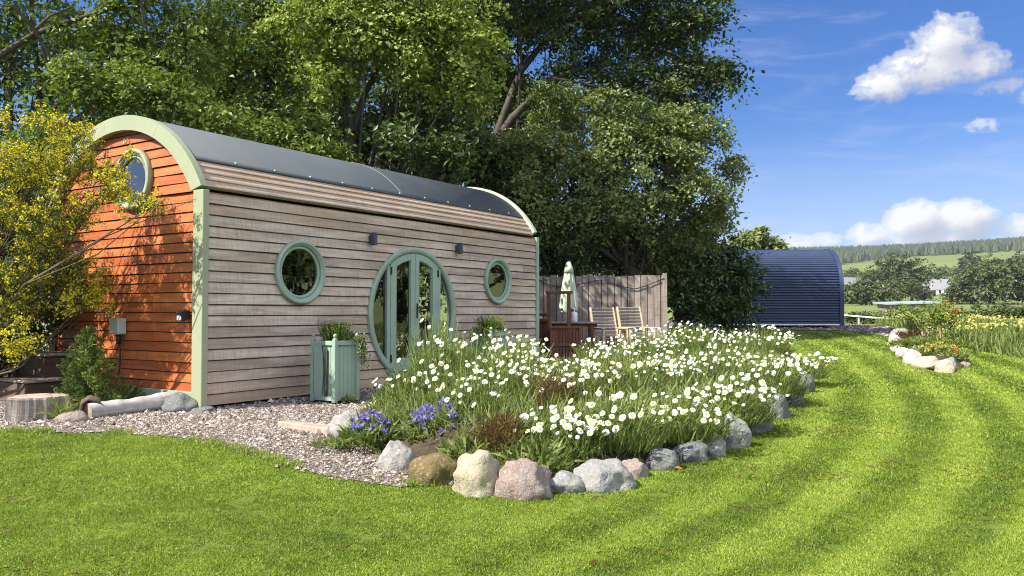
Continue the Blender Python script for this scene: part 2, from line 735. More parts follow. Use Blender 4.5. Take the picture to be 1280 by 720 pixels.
    lowband = t.math('MULTIPLY', t.ramp(t.math('DIVIDE', el, 14.0), [(.10, 1.0), (.95, 0.0)], 'EASE'), .62)
    c = t.mix(streak, base, (2.2, 2.4, 3.1))
    c = t.mix(lowband, c, (2.1, 2.6, 3.5))
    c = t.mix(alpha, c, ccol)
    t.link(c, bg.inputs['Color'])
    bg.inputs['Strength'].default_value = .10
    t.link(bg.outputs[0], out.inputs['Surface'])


build_world()

# ------------------------------------------------------------------ materials
M = {}
M['orange_board'] = wood_mat('orange_stained_board', (.43, .118, .030), (.25, .052, .016), (.55, .19, .06), axis=1, rough=.5, bump=.25)
M['grey_board'] = wood_mat('weathered_grey_board', (.45, .37, .295), (.22, .17, .13), (.63, .545, .455), axis=0, stain=(.38, .27, .17), eaves=(.34, .21, .12))
M['lap_edge_and_shade'] = wood_mat('board_edge_and_lap_shade', (.22, .12, .07), (.10, .05, .03), (.30, .17, .09), axis=0)  # board edge tone, also painted as lap shadow along the board heads
M['green'] = paint_mat('sage_green_paint', (.265, .36, .278), .5, .3)
M['trim_green'] = paint_mat('pale_sage_trim', (.275, .30, .195), .6, .55, dirt=(.19, .215, .13), scale=2.2)
M['sunlit_edge'] = paint_mat('sunlit_pale_trim', (.50, .50, .38), .5, .15)  # far arch trim: sunlight put into a paler trim colour
M['roof'] = paint_mat('slate_roof_membrane', (.070, .083, .091), .6, .3, dirt=(.095, .105, .105), spec=.3, scale=1.2)
M['seam'] = paint_mat('roof_seam', (.17, .175, .17), .5, .2)
M['screw'] = paint_mat('white_screw_cap', (.8, .8, .78), .35, .05)
M['black'] = paint_mat('black_plastic', (.018, .019, .022), .42, .1, dirt=(.05, .05, .05))
M['slate'] = paint_mat('slate_grey_metal', (.045, .055, .068), .4, .15, dirt=(.08, .08, .08))
M['grey_metal'] = paint_mat('grey_box_metal', (.48, .49, .49), .38, .25, dirt=(.25, .25, .24))
M['lining'] = wood_mat('dark_lining', (.075, .06, .045), (.04, .03, .025), (.11, .09, .07), axis=0)
M['chrome'] = NT('chrome')
M['chrome'] = M['chrome'].done(M['chrome'].princ((.75, .76, .78), .12, .5, None, 1.0))
M['void'] = paint_mat('dark_beam_and_gap_shade', (.05, .04, .035), .9, .2)  # beam timber, also the shade in board laps and grooves put into colour


def glass_mat(name, refl):
    t = NT(name)
    tr = t.new('ShaderNodeBsdfTransparent')
    tr.inputs[0].default_value = (.55, .60, .57, 1)
    gl = t.new('ShaderNodeBsdfGlossy')
    gl.inputs['Roughness'].default_value = .004
    n = t.noise(t.mapping(t.obj(), (1.2, 1.2, 5.5)), 1.0, 2, .5)
    b = t.bump(n, .06, .02)
    t.link(b, gl.inputs['Normal'])
    fr = t.new('ShaderNodeFresnel')
    fr.inputs['IOR'].default_value = 1.5
    f = t.math('ADD', t.math('MULTIPLY', fr.outputs[0], 1.3), refl, clamp=True)
    mx = t.new('ShaderNodeMixShader')
    t.link(f, mx.inputs[0])
    t.link(tr.outputs[0], mx.inputs[1])
    t.link(gl.outputs[0], mx.inputs[2])
    return t.done(mx.outputs[0])


M['glass'] = glass_mat('window_glass', .16)
M['blue'] = paint_mat('navy_coated_steel', (.028, .045, .100), .36, .12, dirt=(.08, .10, .14), spec=.5, scale=1.5)
M['brown'] = wood_mat('red_brown_timber', (.15, .060, .035), (.08, .03, .02), (.22, .10, .06), axis=2)
M['fence'] = wood_mat('weathered_fence_board', (.25, .205, .175), (.11, .09, .075), (.38, .325, .28), axis=2, stain=(.16,.14,.12))
M['pale_wood'] = wood_mat('pale_weathered_wood', (.50, .40, .27), (.30, .22, .14), (.62, .53, .40), axis=0)
M['grey_slat'] = wood_mat('grey_slat', (.30, .27, .24), (.15, .13, .12), (.45, .41, .37), axis=0)
M['dark_wood'] = wood_mat('old_dark_timber', (.10, .065, .045), (.05, .035, .025), (.16, .11, .08), axis=0)
M['plank_top'] = wood_mat('worn_plank_top', (.27, .23, .20), (.13, .10, .085), (.42, .37, .32), axis=1)
M['canvas'] = paint_mat('sage_canvas', (.42, .48, .36), .85, .25, dirt=(.28, .33, .25))
M['plastic_white'] = paint_mat('white_plastic', (.72, .76, .80), .35, .1)
M['log'] = wood_mat('silvered_log', (.40, .375, .35), (.19, .17, .155), (.58, .55, .52), axis=0, bump=.8, scale=.8)
M['stump'] = wood_mat('grey_stump', (.20, .17, .15), (.08, .065, .055), (.32, .28, .25), axis=2, bump=1.0, scale=1.4)
M['log_end'] = wood_mat('cut_log_end', (.36, .28, .21), (.2, .15, .11), (.5, .41, .32), axis=2)
M['rail_white'] = paint_mat('white_rail', (.80, .80, .78), .5, .1)
M['house_white'] = paint_mat('white_render', (.80, .79, .75), .85, .12)
M['slate_tile'] = paint_mat('slate_tiles', (.17, .175, .19), .7, .3, dirt=(.24, .24, .24))
M['shed_roof'] = paint_mat('blue_grey_sheet', (.30, .36, .42), .5, .2)
M['bark'] = wood_mat('bark', (.050, .040, .030), (.022, .018, .014), (.09, .075, .058), axis=2, scale=.25, bump=1.0, stain=(.06, .075, .03))
M['dead_bark'] = wood_mat('pale_dead_branch', (.30, .27, .23), (.16, .14, .12), (.42, .39, .34), axis=2, scale=.5)
M['twig'] = paint_mat('brown_twig', (.10, .072, .048), .8, .3)

# foliage
M['leaf_lime'] = leaf_mat('lime_leaf', (.16, .22, .03), (.32, .39, .07), (.46, .50, .15), .34)
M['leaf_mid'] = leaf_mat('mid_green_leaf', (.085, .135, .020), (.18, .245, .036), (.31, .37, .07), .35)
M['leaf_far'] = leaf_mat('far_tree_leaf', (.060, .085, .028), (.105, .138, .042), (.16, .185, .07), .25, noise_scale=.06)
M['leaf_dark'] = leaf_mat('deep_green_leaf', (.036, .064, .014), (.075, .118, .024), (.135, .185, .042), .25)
M['leaf_grey'] = leaf_mat('grey_green_leaf', (.12, .165, .045), (.23, .275, .085), (.36, .39, .16), .32)
M['leaf_gloss'] = leaf_mat('glossy_laurel_leaf', (.028, .062, .012), (.058, .108, .020), (.12, .18, .035), .15, .28, .5)
M['leaf_broom'] = leaf_mat('broom_foliage', (.065, .095, .022), (.115, .150, .034), (.19, .21, .06), .25)
M['leaf_conifer'] = leaf_mat('conifer_needle', (.034, .052, .028), (.066, .088, .040), (.10, .125, .055), .15, .6, .2)
M['leaf_spruce'] = leaf_mat('young_spruce_needle', (.085, .14, .025), (.18, .25, .045), (.29, .35, .08), .2, .55, .25)
M['leaf_gorse'] = leaf_mat('gorse_sprig', (.06, .095, .03), (.115, .155, .045), (.18, .21, .07), .2)
M['gorse_bloom'] = leaf_mat('yellow_blossom', (.66, .56, .02), (.80, .72, .04), (.72, .56, .03), .3, .6, .2)
M['leaf_bed'] = leaf_mat('bed_foliage', (.10, .145, .034), (.185, .24, .058), (.31, .35, .11), .35, .5, .3)
M['leaf_stem'] = leaf_mat('flower_stem', (.14, .20, .045), (.25, .32, .075), (.38, .42, .14), .3, .5, .3)
M['leaf_brown'] = leaf_mat('brown_dry_foliage', (.085, .045, .018), (.16, .085, .03), (.13, .12, .04), .25, .7, .1)
M['petal'] = leaf_mat('white_petal', (.80, .80, .76), (.86, .86, .83), (.88, .88, .86), .3, .6, .2)
M['disc'] = paint_mat('yellow_disc', (.70, .44, .02), .8, .1)
M['purple'] = leaf_mat('violet_petal', (.20, .17, .58), (.32, .27, .74), (.48, .36, .74), .35, .6, .2)
M['orange_bloom'] = leaf_mat('orange_leaf', (.48, .17, .03), (.62, .26, .05), (.55, .36, .09), .35, .6, .2)
M['yellow_bloom'] = leaf_mat('meadow_yellow_bloom', (.46, .44, .09), (.56, .53, .13), (.52, .52, .22), .35, .6, .2)
M['grass'] = None


def grass_material():
    t = NT('grass_blade')
    p = t.pos()
    sx = t.n.new('ShaderNodeSeparateXYZ')
    t.link(p, sx.inputs[0])
    # mown strips running away from the house: sheen of bent blades put into colour
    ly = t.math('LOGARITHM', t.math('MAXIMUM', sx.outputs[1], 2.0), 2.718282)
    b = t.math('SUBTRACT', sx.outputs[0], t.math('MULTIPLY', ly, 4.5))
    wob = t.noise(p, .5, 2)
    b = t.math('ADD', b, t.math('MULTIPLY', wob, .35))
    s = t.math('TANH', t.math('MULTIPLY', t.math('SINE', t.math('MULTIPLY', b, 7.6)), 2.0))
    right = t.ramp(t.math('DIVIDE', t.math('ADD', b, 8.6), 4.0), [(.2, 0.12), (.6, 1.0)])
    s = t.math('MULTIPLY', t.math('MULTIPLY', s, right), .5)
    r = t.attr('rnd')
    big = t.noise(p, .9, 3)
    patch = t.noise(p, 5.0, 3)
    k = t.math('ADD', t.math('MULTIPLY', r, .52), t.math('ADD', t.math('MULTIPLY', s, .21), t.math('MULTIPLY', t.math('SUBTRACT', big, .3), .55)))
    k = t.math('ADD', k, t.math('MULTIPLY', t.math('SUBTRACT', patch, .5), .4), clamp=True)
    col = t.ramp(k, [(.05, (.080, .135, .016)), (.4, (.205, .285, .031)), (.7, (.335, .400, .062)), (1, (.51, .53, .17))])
    pr = t.princ(col, .5, .3)
    tr = t.new('ShaderNodeBsdfTranslucent')
    t.link(t.mix(1.0, col, (1, 1.05, .5), 'MULTIPLY'), tr.inputs[0])
    mx = t.new('ShaderNodeMixShader')
    mx.inputs[0].default_value = .35
    t.link(pr, mx.inputs[1])
    t.link(tr.outputs[0], mx.inputs[2])
    return t.done(mx.outputs[0]), None


M['grass'], _ = grass_material()


def turf_material():
    t = NT('turf')
    p = t.pos()
    sx = t.n.new('ShaderNodeSeparateXYZ')
    t.link(p, sx.inputs[0])
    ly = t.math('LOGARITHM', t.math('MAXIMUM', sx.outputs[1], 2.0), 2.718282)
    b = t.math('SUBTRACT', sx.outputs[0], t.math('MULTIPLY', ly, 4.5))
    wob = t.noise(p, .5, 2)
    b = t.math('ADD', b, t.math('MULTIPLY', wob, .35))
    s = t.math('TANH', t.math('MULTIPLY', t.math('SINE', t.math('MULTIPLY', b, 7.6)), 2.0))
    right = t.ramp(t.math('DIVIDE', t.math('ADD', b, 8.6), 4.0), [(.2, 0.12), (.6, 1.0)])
    s = t.math('MULTIPLY', t.math('MULTIPLY', s, right), .5)  # same strips: light off bent grass put into the turf colour
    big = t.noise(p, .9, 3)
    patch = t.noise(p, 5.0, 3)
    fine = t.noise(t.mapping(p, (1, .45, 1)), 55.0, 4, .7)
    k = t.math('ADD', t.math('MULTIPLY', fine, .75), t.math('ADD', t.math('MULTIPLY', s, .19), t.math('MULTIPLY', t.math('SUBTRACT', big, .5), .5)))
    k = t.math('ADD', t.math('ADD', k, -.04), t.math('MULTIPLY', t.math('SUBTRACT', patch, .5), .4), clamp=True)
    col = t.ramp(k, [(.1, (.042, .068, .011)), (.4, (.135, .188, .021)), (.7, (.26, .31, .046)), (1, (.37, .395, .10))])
    return t.done(t.princ(col, .8, .15, t.bump(fine, .8, .03)))


M['turf'] = turf_material()


def gravel_material():
    t = NT('gravel')
    p = t.pos()
    v = t.new('ShaderNodeTexVoronoi')
    v.inputs['Scale'].default_value = 55
    t.link(p, v.inputs['Vector'])
    sep = t.n.new('ShaderNodeSeparateColor')
    t.link(v.outputs['Color'], sep.inputs[0])
    n = t.noise(p, 1.1, 3)
    col = t.ramp(sep.outputs[0], [(0, (.10, .080, .066)), (.4, (.20, .162, .135)), (.75, (.285, .232, .195)), (1, (.39, .34, .295))])
    col = t.mix(t.ramp(v.outputs['Distance'], [(.3, 0.0), (.75, .8)]), col, (.07, .06, .055))
    col = t.mix(t.math('MULTIPLY', n, .35), col, (.22, .18, .15))
    h = t.math('SUBTRACT', 1.0, v.outputs['Distance'])
    return t.done(t.princ(col, .9, .2, t.bump(h, .9, .02)))


M['gravel'] = gravel_material()


def pebble_material():
    t = NT('pebble')
    col = t.ramp(t.attr('rnd'), [(0, (.09, .073, .062)), (.3, (.18, .146, .120)), (.6, (.28, .228, .19)), (.85, (.38, .322, .275)), (1, (.52, .47, .415))])
    return t.done(t.princ(col, .85, .25))


M['pebble'] = pebble_material()


def soil_material():
    t = NT('soil')
    p = t.pos()
    n = t.noise(p, 14, 6, .7)
    col = t.ramp(n, [(.3, (.035, .026, .018)), (.7, (.11, .085, .055))])
    return t.done(t.princ(col, .95, .1, t.bump(n, .9, .05)))


M['soil'] = soil_material()


def land_material():
    """rough pasture near, fields on the far hillside"""
    t = NT('pasture')
    p = t.pos()
    sx = t.n.new('ShaderNodeSeparateXYZ')
    t.link(p, sx.inputs[0])
    n = t.noise(p, .05, 5, .6)
    f = t.noise(p, 1.8, 5, .7)
    v = t.new('ShaderNodeTexVoronoi')
    v.inputs['Scale'].default_value = .0075
    t.link(t.mapping(p, (1, .55, 0)), v.inputs['Vector'])
    sep = t.n.new('ShaderNodeSeparateColor')
    t.link(v.outputs['Color'], sep.inputs[0])
    near = t.ramp(f, [(.3, (.10, .135, .030)), (.7, (.24, .25, .07))])
    fields = t.ramp(sep.outputs[0], [(0, (.135, .170, .055)), (.5, (.165, .195, .065)), (1, (.20, .215, .08))])
    d = t.new('ShaderNodeVectorMath', operation='LENGTH')
    t.link(p, d.inputs[0])
    k = t.ramp(t.math('DIVIDE', d.outputs['Value'], 600.0), [(.1, 0.0), (.3, 1.0)])
    col = t.mix(k, near, fields)
    col = t.mix(t.math('MULTIPLY', n, .4), col, (.09, .13, .03))
    return t.done(t.princ(col, .95, .1, t.bump(f, .4, .1)))


M['land'] = land_material()

ST = {
    'white': stone_mat('pale_granite', (.23, .217, .20), (.35, .33, .30), (.50, .485, .46), moss=(.20, .19, .14), moss_amt=.6),
    'cream': stone_mat('cream_boulder', (.29, .25, .175), (.39, .35, .26), (.50, .46, .38), moss=(.27, .25, .12), moss_amt=.6),
    'pink': stone_mat('pink_granite', (.21, .15, .125), (.29, .22, .19), (.42, .36, .325), moss=(.22, .19, .165), moss_amt=.6),
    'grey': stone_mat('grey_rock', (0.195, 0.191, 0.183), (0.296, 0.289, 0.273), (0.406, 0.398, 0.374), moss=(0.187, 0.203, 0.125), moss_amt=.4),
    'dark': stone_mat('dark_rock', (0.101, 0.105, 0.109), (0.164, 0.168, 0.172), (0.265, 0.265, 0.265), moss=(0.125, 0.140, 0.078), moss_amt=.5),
    'brown': stone_mat('brown_mossy_rock', (0.133, 0.090, 0.039), (0.187, 0.133, 0.058), (0.351, 0.320, 0.265), moss=(0.086, 0.078, 0.016), moss_amt=.7),
    'buff': stone_mat('buff_sandstone', (0.406, 0.320, 0.211), (0.499, 0.406, 0.289), (0.546, 0.484, 0.390)),
    'rosy': stone_mat('rosy_white_quartz', (0.452, 0.367, 0.320), (0.546, 0.476, 0.429), (0.624, 0.585, 0.546)),
    'blue': stone_mat('blue_grey_slab', (0.156, 0.176, 0.195), (0.226, 0.246, 0.265), (0.312, 0.328, 0.343)),
    'yellow': stone_mat('ochre_slab', (0.328, 0.265, 0.133), (0.429, 0.359, 0.211), (0.484, 0.452, 0.359), moss=(0.156, 0.156, 0.094), moss_amt=.4),
}

# ------------------------------------------------------------------ ground
def ground_mesh():
    rr = np.concatenate([[0.0], np.geomspace(.8, 60, 70), np.geomspace(63, 1620, 90)])
    na = 360
    th = np.linspace(0, 2 * np.pi, na, endpoint=False)
    Rg, Tg = np.meshgrid(rr, th, indexing='ij')
    X, Y = Rg * np.sin(Tg), Rg * np.cos(Tg)
    Z = H(X, Y) - np.interp(Rg, [0, 34, 60], [.09, .09, 0])
    V = np.stack([X, Y, Z], -1).reshape(-1, 3)
    i, j = np.meshgrid(np.arange(len(rr) - 1), np.arange(na), indexing='ij')
    j2 = (j + 1) % na
    Fs = np.stack([i * na + j, (i + 1) * na + j, (i + 1) * na + j2, i * na + j2], -1).reshape(-1, 4)
    return np_mesh('ground', V, Fs[:, ::-1], M['land'], smooth=True)


g = obj_from('ground', ground_mesh())
tag(g, 'rough pasture rising to green fields on the far hillside', 'ground', kind='structure')

P0 = np.array([-3.80, 10.02])
TH = math.atan2(.835, .55)
D1 = np.array([math.cos(TH), math.sin(TH)])
D2 = np.array([-math.sin(TH), math.cos(TH)])
BASE = .40


def cab(u, v):
    return P0 + D1 * u + D2 * v


def px(pts):
    return [tuple(gnd(x, y)[:2]) for x, y in pts]


# bed outline
BED_FRONT = px([(428, 536), (470, 562), (500, 578), (543, 594), (598, 606), (655, 608), (705, 604), (750, 600), (790, 590), (835, 577), (870, 564), (915, 542), (950, 518), (985, 497), (1006, 480)])
BED_BACK = px([(1000, 466), (960, 452), (900, 449), (850, 454), (790, 462), (735, 473), (690, 476), (630, 480), (570, 490), (520, 499), (480, 506), (445, 518)])
BED = BED_FRONT + BED_BACK
GRAVEL = px([(-190, 533), (-90, 536), (0, 540), (60, 541), (120, 541), (200, 545), (255, 553), (300, 565), (350, 579), (400, 593), (450, 603), (500, 609), (545, 604)]) + \
    [BED_FRONT[3], BED_FRONT[2], BED_FRONT[1], BED_FRONT[0]] + BED_BACK[::-1] + \
    [(6.3, 18.5), (6.8, 22.5), (-1.0, 23.0), (-5.0, 19.5), (-9.5, 15.0), (-11.5, 10.5)]
PATH = px([(880, 414), (940, 412.5), (1000, 413), (1060, 414), (1092, 417), (1112, 421), (1128, 425), (1140, 419), (1118, 411), (1085, 406.5), (1040, 404.5), (960, 403.5), (880, 404)])
ROCKERY = px([(1114, 424), (1119, 436), (1128, 447), (1141, 456), (1158, 462), (1178, 466), (1192, 466), (1206, 458), (1214, 448), (1202, 437), (1188, 428), (1166, 421), (1140, 416), (1122, 416)])
MEADOW = px([(1136, 416), (1150, 419), (1172, 426), (1196, 434), (1226, 440), (1290, 448), (1420, 462)]) + [(24, 17), (40, 30), (40, 38), (16, 36), (14.5, 30)]


def subdivide_loop(poly, step, jit=0.0, seed=3):
    out = []
    n = len(poly)
    rg = np.random.default_rng(seed)
    for i in range(n):
        a, b = np.array(poly[i]), np.array(poly[(i + 1) % n])
        L = np.linalg.norm(b - a)
        k = max(1, int(L / step))
        for q in range(k):
            p = a + (b - a) * q / k
            out.append(tuple(p + rg.normal(size=2) * jit))
    return out


def sheet(name, poly, step, zf, mat, jit=0.0, smooth=True):
    from mathutils.geometry import delaunay_2d_cdt
    loop = subdivide_loop(poly, step, jit)
    xs = [p[0] for p in loop]
    ys = [p[1] for p in loop]
    gx, gy = np.meshgrid(np.arange(min(xs), max(xs), step), np.arange(min(ys), max(ys), step))
    gx = gx + (np.arange(gx.shape[0]) % 2)[:, None] * step * .5
    ins = in_poly(gx, gy, loop)
    inner = list(zip(gx[ins], gy[ins]))
    pts = [Vector(p) for p in loop + inner]
    n = len(loop)
    edges = [(i, (i + 1) % n) for i in range(n)]
    vo, eo, fo, *_ = delaunay_2d_cdt(pts, edges, [], 1, 1e-5)
    X = np.array([v.x for v in vo])
    Y = np.array([v.y for v in vo])
    V = np.stack([X, Y, zf(X, Y)], 1)
    return obj_from(name, np_mesh(name, V, np.array([tuple(f) for f in fo if len(f) == 3]), mat, smooth=smooth))


# lawn sheet
def lawn():
    s = .2
    gx, gy = np.arange(-16, 26, s), np.arange(-6, 27.6, s)
    X, Y = np.meshgrid(gx, gy)
    Z = H(X, Y) - .002
    V = np.stack([X, Y, Z], -1).reshape(-1, 3)
    w = len(gx)
    i, j = np.meshgrid(np.arange(len(gy) - 1), np.arange(w - 1), indexing='ij')
    Fs = np.stack([i * w + j, i * w + j + 1, (i + 1) * w + j + 1, (i + 1) * w + j], -1).reshape(-1, 4)
    cx, cy = V[Fs].mean(1)[:, 0], V[Fs].mean(1)[:, 1]
    keep = ~in_poly(cx, cy, MEADOW)
    keep &= ~((cx < -4) & (cy > 12)) & ~((cy > 19) & (cx < 4))
    return np_mesh('lawn', V, Fs[keep], M['turf'], smooth=True)


tag(obj_from('lawn', lawn()), 'bright mown lawn curving past the flower bed', 'lawn', kind='structure')
o = sheet('gravel', GRAVEL, .22, lambda x, y: H(x, y) + .007, M['gravel'], .02)
tag(o, 'pinkish grey gravel around the wooden cabin', 'gravel', kind='structure')
o = sheet('gravel_path', PATH, .25, lambda x, y: H(x, y) + .012, M['gravel'], .03)
tag(o, 'grey gravel path in front of the blue hut', 'path', kind='structure')


def edge_dist(x, y, poly):
    x = np.asarray(x)
    y = np.asarray(y)
    d = np.full(x.shape, 1e9)
    n = len(poly)
    for i in range(n):
        a, b = np.array(poly[i]), np.array(poly[(i + 1) % n])
        ab = b - a
        t = np.clip(((x - a[0]) * ab[0] + (y - a[1]) * ab[1]) / (ab @ ab + 1e-12), 0, 1)
        d = np.minimum(d, np.hypot(x - a[0] - t * ab[0], y - a[1] - t * ab[1]))
    return d


o = sheet('soil', BED, .16, lambda x, y: H(x, y) + .03 + .24 * np.clip(edge_dist(x, y, BED) / .55, 0, 1) + .03 * (vnoise(x, y, .3) - .5), M['soil'], .01)
tag(o, 'dark soil mounded inside the daisy bed', 'soil', kind='structure')
o = sheet('rockery_soil', ROCKERY, .2, lambda x, y: H(x, y) + .03 + .2 * np.clip(edge_dist(x, y, ROCKERY) / .6, 0, 1), M['soil'], .02)
tag(o, 'dark soil inside the small stone-edged rockery', 'soil', kind='structure')


# ------------------------------------------------------------------ grass blades, pebbles, meadow
def lawn_grass():
    Vs, Rs = [], []
    for (y0, y1, dens, wid, hgt) in ((1.5, 4.1, 2400, .006, .032), (4.1, 6.0, 15000, .0036, .019), (6.0, 8.2, 9000, .005, .021), (8.2, 11.5, 3600, .0075, .024), (11.5, 17, 1000, .013, .032), (17, 26, 260, .022, .036)):
        xr = .70 * y1 + .6
        n = int(dens * (y1 - y0) * 2 * xr)
        x = RNG.uniform(-xr, xr, n)
        y = RNG.uniform(y0, y1, n)
        ok = (np.abs(x) < .70 * y + .6) & ~in_poly(x, y, BED) & ~in_poly(x, y, GRAVEL) & ~in_poly(x, y, MEADOW) & ~in_poly(x, y, PATH) & ~in_poly(x, y, ROCKERY)
        ok &= ~((x < -4) & (y > 12)) & ~((x < 3.5) & (y > 18.5))
        ok &= vnoise(x, y, .06, 5) + .6 * vnoise(x, y, .23, 6) > .42
        x, y = x[ok], y[ok]
        n = len(x)
        z = H(x, y) - .004
        h = hgt * RNG.uniform(.55, 1.25, n) * (.7 + .6 * vnoise(x, y, .18, 2))
        P = np.stack([x, y, z], 1)
        b = x - 4.5 * np.log(np.maximum(y, 2)) + .17
        lean = np.tanh(2 * np.sin(b * 7.6)) * np.clip((b + 8) / 2, .1, 1)
        D = np.stack([RNG.normal(0, .6, n), RNG.normal(0, .6, n) + .22 * lean, np.ones(n)], 1)
        D = unit(D)
        S = unit(np.cross(D, rand_dirs(n))) * (wid * RNG.uniform(.7, 1.3, n))[:, None]
        V = np.stack([P - S, P + S, P + D * h[:, None]], 1)
        Vs.append(V.reshape(-1, 3))
        Rs.append(RNG.uniform(0, 1, n))
    V = np.concatenate(Vs)
    Fs = np.arange(len(V), dtype=np.int32).reshape(-1, 3)
    return np_mesh('grass', V, Fs, M['grass'], np.concatenate(Rs))


tag(obj_from('grass', lawn_grass()), 'short mown grass blades covering the lawn', 'grass', kind='stuff')


def clippings():
    """dry bits left by the mower, in loose drifts"""
    n = 30000
    x, y = RNG.uniform(-6, 7, n), RNG.uniform(4.2, 11, n)
    ok = (vnoise(x, y, .55, 21) * vnoise(x * .4, y * 1.6, .5, 22) > .48) & ~in_poly(x, y, BED) & ~in_poly(x, y, GRAVEL)
    x, y = x[ok], y[ok]
    P = np.stack([x, y, H(x, y) + .014], 1)
    D = unit(np.concatenate([RNG.normal(0, 1, (len(x), 2)), RNG.normal(0, .25, (len(x), 1))], 1))
    V, Fq = blades(P, D, RNG.uniform(.02, .05, len(x)), .006, .2)
    return np_mesh('grass_clippings', V, Fq, M['leaf_brown'], np.repeat(RNG.uniform(0, 1, len(x)), 2))


tag(obj_from('grass_clippings', clippings()), 'dry brown clippings left in drifts on the lawn', 'clippings', kind='stuff')


def tufts():
    """longer grass along the gravel and stone edges"""
    P = []
    for poly, a, b, n in ((GRAVEL, 0, 13, 1500), (BED, 0, 14, 700), (ROCKERY, 0, 10, 500)):
        pts = np.array(poly)
        for _ in range(n):
            i = RNG.integers(a, b)
            q = pts[i] + (pts[(i + 1) % len(pts)] - pts[i]) * RNG.random()
            q = q + RNG.normal(size=2) * .05
            if vnoise(q[0], q[1], .5, 9) > .45:
                P.append((q[0], q[1]))
    P = np.array(P)
    P = np.concatenate([P + RNG.normal(size=P.shape) * .02 for _ in range(4)])
    P3 = np.concatenate([P, H(P[:, 0], P[:, 1])[:, None]], 1)
    D = unit(np.concatenate([RNG.normal(0, .4, (len(P), 2)), np.ones((len(P), 1))], 1))
    V, Fq = blades(P3, D, RNG.uniform(.03, .085, len(P)), .005, .4)
    return np_mesh('edge_grass', V, Fq, M['grass'], np.repeat(RNG.uniform(0, 1, len(P)), 2))


tag(obj_from('edge_grass', tufts()), 'longer unmown grass along the gravel and stone edges', 'grass', kind='stuff')


def pebbles():
    Vs, Rs = [], []
    octa = np.array([(1, 0, 0), (0, 1, 0), (-1, 0, 0), (0, -1, 0), (0, 0, 1), (0, 0, -.4)])
    of = np.array([(0, 1, 4), (1, 2, 4), (2, 3, 4), (3, 0, 4), (1, 0, 5), (2, 1, 5), (3, 2, 5), (0, 3, 5)])
    spec = ((GRAVEL, -8, 1.6, 6.0, 10.6, 1500, .0105), (GRAVEL, -4, 2, 10.6, 16, 500, .014), (PATH, 5, 14, 20, 30, 60, .03))
    for poly, x0, x1, y0, y1, dens, sz in spec:
        n = int(dens * (x1 - x0) * (y1 - y0))
        x, y = RNG.uniform(x0, x1, n), RNG.uniform(y0, y1, n)
        ok = in_poly(x + RNG.normal(0, .045, n), y + RNG.normal(0, .045, n), poly) & ~in_poly(x, y, [tuple(cab(0, .1)), tuple(cab(7.74, .1)), tuple(cab(7.74, 3.6)), tuple(cab(0, 3.6))])
        x, y = x[ok], y[ok]
        n = len(x)
        s = sz * RNG.lognormal(0, .45, n)
        a = RNG.uniform(0, 6.28, n)
        L = octa[None] * (s[:, None, None] * RNG.uniform(.6, 1.25, (n, 6, 1))) * np.array([1.15, .9, .75])
        ca, sa = np.cos(a)[:, None], np.sin(a)[:, None]
        X = L[..., 0] * ca - L[..., 1] * sa + x[:, None]
        Y = L[..., 0] * sa + L[..., 1] * ca + y[:, None]
        Z = L[..., 2] + (H(x, y) + .008 + s * .2)[:, None]
        Vs.append(np.stack([X, Y, Z], -1).reshape(-1, 3))
        Rs.append(np.repeat(RNG.uniform(0, 1, n), 8))
    V = np.concatenate(Vs)
    n = len(V) // 6
    Fs = (np.arange(n)[:, None, None] * 6 + of[None]).reshape(-1, 3)
    return np_mesh('pebbles', V, Fs, M['pebble'], np.concatenate(Rs))


tag(obj_from('pebbles', pebbles()), 'small loose pebbles lying over the gravel', 'pebbles', kind='stuff')


def meadow():
    pts = np.array(MEADOW)
    x = RNG.uniform(pts[:, 0].min(), 26, 60000)
    y = RNG.uniform(pts[:, 1].min(), 40, 60000)
    ok = in_poly(x, y, MEADOW)
    x, y = x[ok], y[ok]
    z = H(x, y) - .05
    n = len(x)
    hh = .22 + .33 * vnoise(x, y, 1.3, 4)
    D = unit(np.concatenate([RNG.normal(0, .3, (n, 2)), np.ones((n, 1))], 1))
    P = np.stack([x, y, z], 1)
    V1, F1 = blades(P, D, hh * RNG.uniform(.7, 1.2, n), .035, .35)
    r1 = np.repeat(RNG.uniform(0, 1, n), 2)
    fm = (vnoise(x, y, 2.2, 8) + .25 * RNG.normal(size=n) > .42) & (y > 20 + .25 * (x - 11)) & (RNG.random(n) < .10)
    Pf = P[fm] + D[fm] * (hh[fm] * 1.0)[:, None] + np.array([0, 0, .05])
    V2 = leaf_quads(Pf, unit(rand_dirs(len(Pf)) * .6 + np.array([-.4, -.5, .7])), RNG.uniform(.05, .11, len(Pf)), .9, .1)
    F2 = quadfaces(len(Pf)) + len(V1)
    me = np_mesh('meadow', np.concatenate([V1, V2]), np.concatenate([F1, F2]), [M['leaf_bed'], M['yellow_bloom']], np.concatenate([r1, RNG.uniform(0, 1, len(Pf))]),
                 np.concatenate([np.zeros(len(F1)), np.ones(len(F2))]))
    return me


tag(obj_from('meadow', meadow()), 'tall meadow grass with yellow flowers beyond the lawn', 'meadow', kind='stuff')
# ------------------------------------------------------------------ the wooden cabin
L_, W_ = 7.74, 3.68
ZC, RO = 1.71, 2.09            # arch centre height and outer radius
SPRING = 2.66
cabin = empty('cabin', (P0[0], P0[1], BASE), TH)
tag(cabin, 'arched wooden cabin with orange end wall, grey board side and round green-framed windows', 'cabin')

WIN = [(1.53, 1.70, .44), (6.36, 1.73, .425)]
DU, DZ, DR = 3.965, 1.12, 1.085


